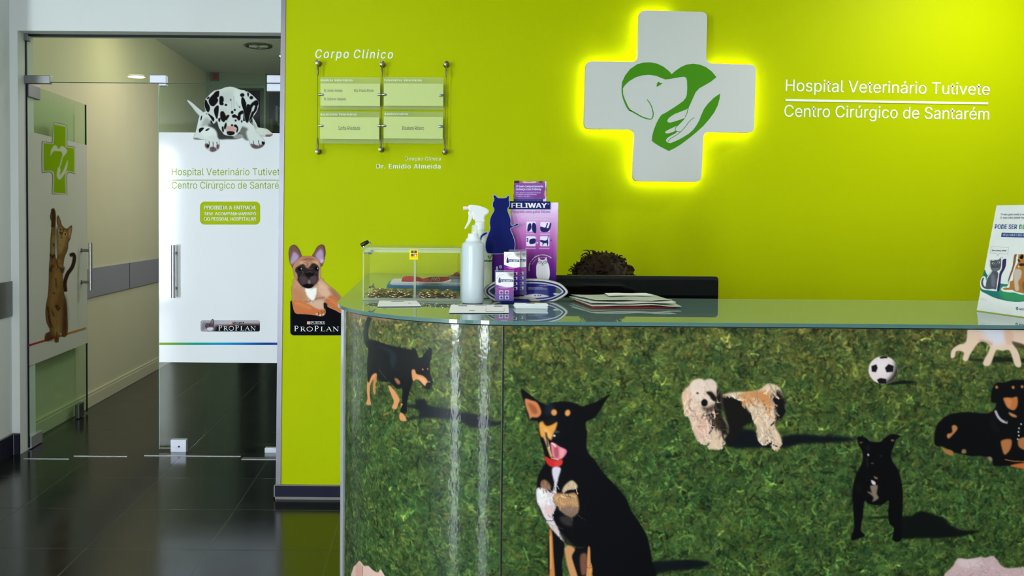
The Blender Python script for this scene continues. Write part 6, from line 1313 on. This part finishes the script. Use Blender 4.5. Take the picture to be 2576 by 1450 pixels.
# ------------------------------------------------------------------ brochure board at the right
BL, BR = pZ(2457, 781, ZC+.0018), pZ(2576, 797.5, ZC+.0018); dB = (BR-BL).normalized(); r_ = rays(np.array([2507.]), np.array([517.]))[0]; O_ = Vector((0, 0, H)); rv = Vector(r_)
tt = -(O_-BL).dot(dB)/rv.dot(dB); TL = O_+rv*tt; up = TL-BL; nB = dB.cross(up).normalized()
if nB.x > 0: nB = -nB
WB_ = .31; t = thing('brochure_board', 'white standing board with cat and dog pictures at the right end of the counter', 'brochure', BL)
b = MB(); b.prism([BL, BL+dB*WB_, BL+dB*WB_+up, TL], -nB*.003); b.build('board', mat('board_white', lin(246, 248, 250), .35), t); 
sp_ = BL+dB*.1+up*.75; MB().prism([sp_-nB*.003, sp_+dB*.1-nB*.003, *[Vector((q_.x, q_.y, BL.z+.001)) for q_ in (BL+dB*.2-nB*.10, BL+dB*.1-nB*.10)]], -nB*.002).build('easel_back', mat('easel_card', lin(200, 196, 186), .7), t)
mB = mapP(BL+nB*.0006, nB); mB2 = mapP(BL+nB*.0012, nB); g = Canvas(2458, 640, 2680, 800, .9); g.at(2420, 500, 707/707*156/707)
TE = (40, 116, 112); g.poly('212,1040 232,930 256,812 275,850 310,900 360,935 440,968 520,978 620,985 720,1000 900,1030 900,1140 760,1165 640,1178 540,1170 440,1150 360,1125 280,1085', TE, 2); g.poly('420,1000 700,1010 900,1040 900,1150 640,1176 480,1155', (62, 150, 96), 40, .85, only=g.m)
WH = (236, 240, 242)
g.poly('205,960 215,915 240,885 268,895 275,935 290,890 325,840 345,815 312,760 316,700 360,700 420,690 440,672 462,670 464,740 452,800 428,850 420,930 408,1000 400,1045 385,1055 290,1046 235,1035 212,1010', WH, 3)
g.poly('462,706 500,686 502,720 494,780 470,830 450,870 440,940 425,1048 400,1048 412,960 430,850 455,800', (60, 48, 96), 3)
g.poly('324,706 350,708 380,702 415,700 442,680 446,720 445,770 430,810 400,828 415,860 402,940 395,1010 385,1036 350,1030 300,1034 265,1028 235,1008 218,970 224,925 240,902 252,908 240,945 246,985 268,1005 275,960 290,910 330,850 345,825 325,780', (84, 88, 98), 4)
g.poly('330,880 360,860 380,920 370,1000 340,1000', (122, 126, 130), 16, .8); g.poly('335,800 400,790 430,800 400,828 350,825', (116, 120, 126), 8, .8); g.blob(355, 738, 14, 11, (206, 204, 190), soft=3); g.blob(418, 728, 14, 11, (206, 204, 190), soft=3); g.blob(357, 738, 6, 9, (20, 20, 22), soft=2); g.blob(416, 728, 6, 9, (20, 20, 22), soft=2); g.line('345,775 385,782 412,768', 4, (40, 42, 50)); g.poly('376,745 392,742 384,754', (150, 130, 140), 2)
g.poly('445,1030 470,1005 515,1000 540,930 560,870 590,790 598,700 620,640 650,590 720,560 900,570 900,1090 700,1096 640,1085 600,1072 540,1070 480,1060 450,1048', WH, 4)
g.poly('588,690 600,640 645,580 620,660 610,730 575,840 545,910 520,960 540,880 575,780', (142, 96, 72), 3)
g.poly('640,660 660,610 700,572 800,566 900,590 900,1085 720,1084 660,1072 620,1066 590,1050 560,1040 500,1042 465,1032 490,1015 540,1012 545,950 580,930 585,860 605,800 615,770 640,720', (176, 118, 58), 4)
g.poly('590,830 640,800 680,830 670,900 640,950 650,1040 610,1050 595,960', (206, 192, 186), 10, .9); g.blob(678, 662, 24, 28, (26, 22, 22), soft=3); g.poly('635,690 655,700 665,728 640,715', (60, 34, 40), 3); g.poly('650,745 700,738 720,760 670,768', (50, 40, 40), 4); g.poly('636,768 656,775 650,790', (236, 226, 206), 3); g.poly('690,960 760,930 800,1010 760,1070 700,1050', (130, 84, 44), 10, .8); g.poly('640,620 690,600 680,640 645,670', (206, 150, 84), 8, .7)
g.poly('612,1252 628,1232 645,1252 628,1276', (20, 110, 112), 2, smooth=False); g.poly('622,1252 628,1244 634,1252 628,1262', WH, 2, smooth=False)
g.z = None; g.mesh('board_print', mB, PRC, t, 1.15)
BLU = mat('blue_board_ink', lin(36, 76, 150), .4); TEA = mat('green_board_ink', lin(96, 168, 104), .4); SLA = mat('slate_board_ink', lin(60, 74, 112), .4); LGR = mat('pale_line_ink', lin(176, 184, 196), .5)
KB = 156/707
def bz(x, y): return 2420+x*KB, 500+y*KB
def bt_(s, x0, x1, y, cap, m, bold=0, shear=0, br=None): u0, v0 = bz(x0, y); u1, v1 = bz(x1, y if br is None else br); text(s, u0, u1, v0, cap*KB, mB2, m, t, 'board_text', bold=bold, shear=shear, br=v1)
bt_('O seu gato está a urinar mais?', 442, 850, 190, 21, SLA, .02, .1); bt_('O seu cão bebe mais água?', 434, 840, 227, 21, SLA, .02, .1)
bt_('PODE SER', 372, 628, 344, 50, BLU, .02, .12, 346); bt_('DIABETES', 648, 950, 346, 50, TEA, .02, .12, 350)
bu = flatpoly('button_patch', [bz(*q) for q in ((452, 388), (820, 398), (815, 448), (446, 436))], mB, BLU, t); bt_('PEÇA AQUI O SEU MANUAL', 468, 800, 424, 24, LW, .01, .1, 432)
for q in (((336, 545), (533, 556), (533, 559), (336, 548)), ((530, 556), (533, 556), (523, 632), (519, 632)), ((318, 619), (390, 624), (390, 627), (318, 622)), ((420, 626), (522, 630), (522, 633), (420, 629)), ((336, 545), (339, 545), (321, 621), (318, 621)), ((390, 624), (394, 624), (408, 650), (405, 652)), ((420, 626), (424, 627), (408, 652), (404, 650))): flatpoly('bubble_line', [bz(*p_) for p_ in q], mB, LGR, t)
bt_('Sem stress, miau!', 340, 506, 600, 20, SLA, .01, .1, 601); bt_('MSD', 655, 730, 1272, 22, SLA, .03, .1, 1276)
for y in (1136, 1152): flatpoly('print_line', [bz(208, y), bz(280, y+8), bz(280, y+10), bz(208, y+2)], mB, LGR, t)
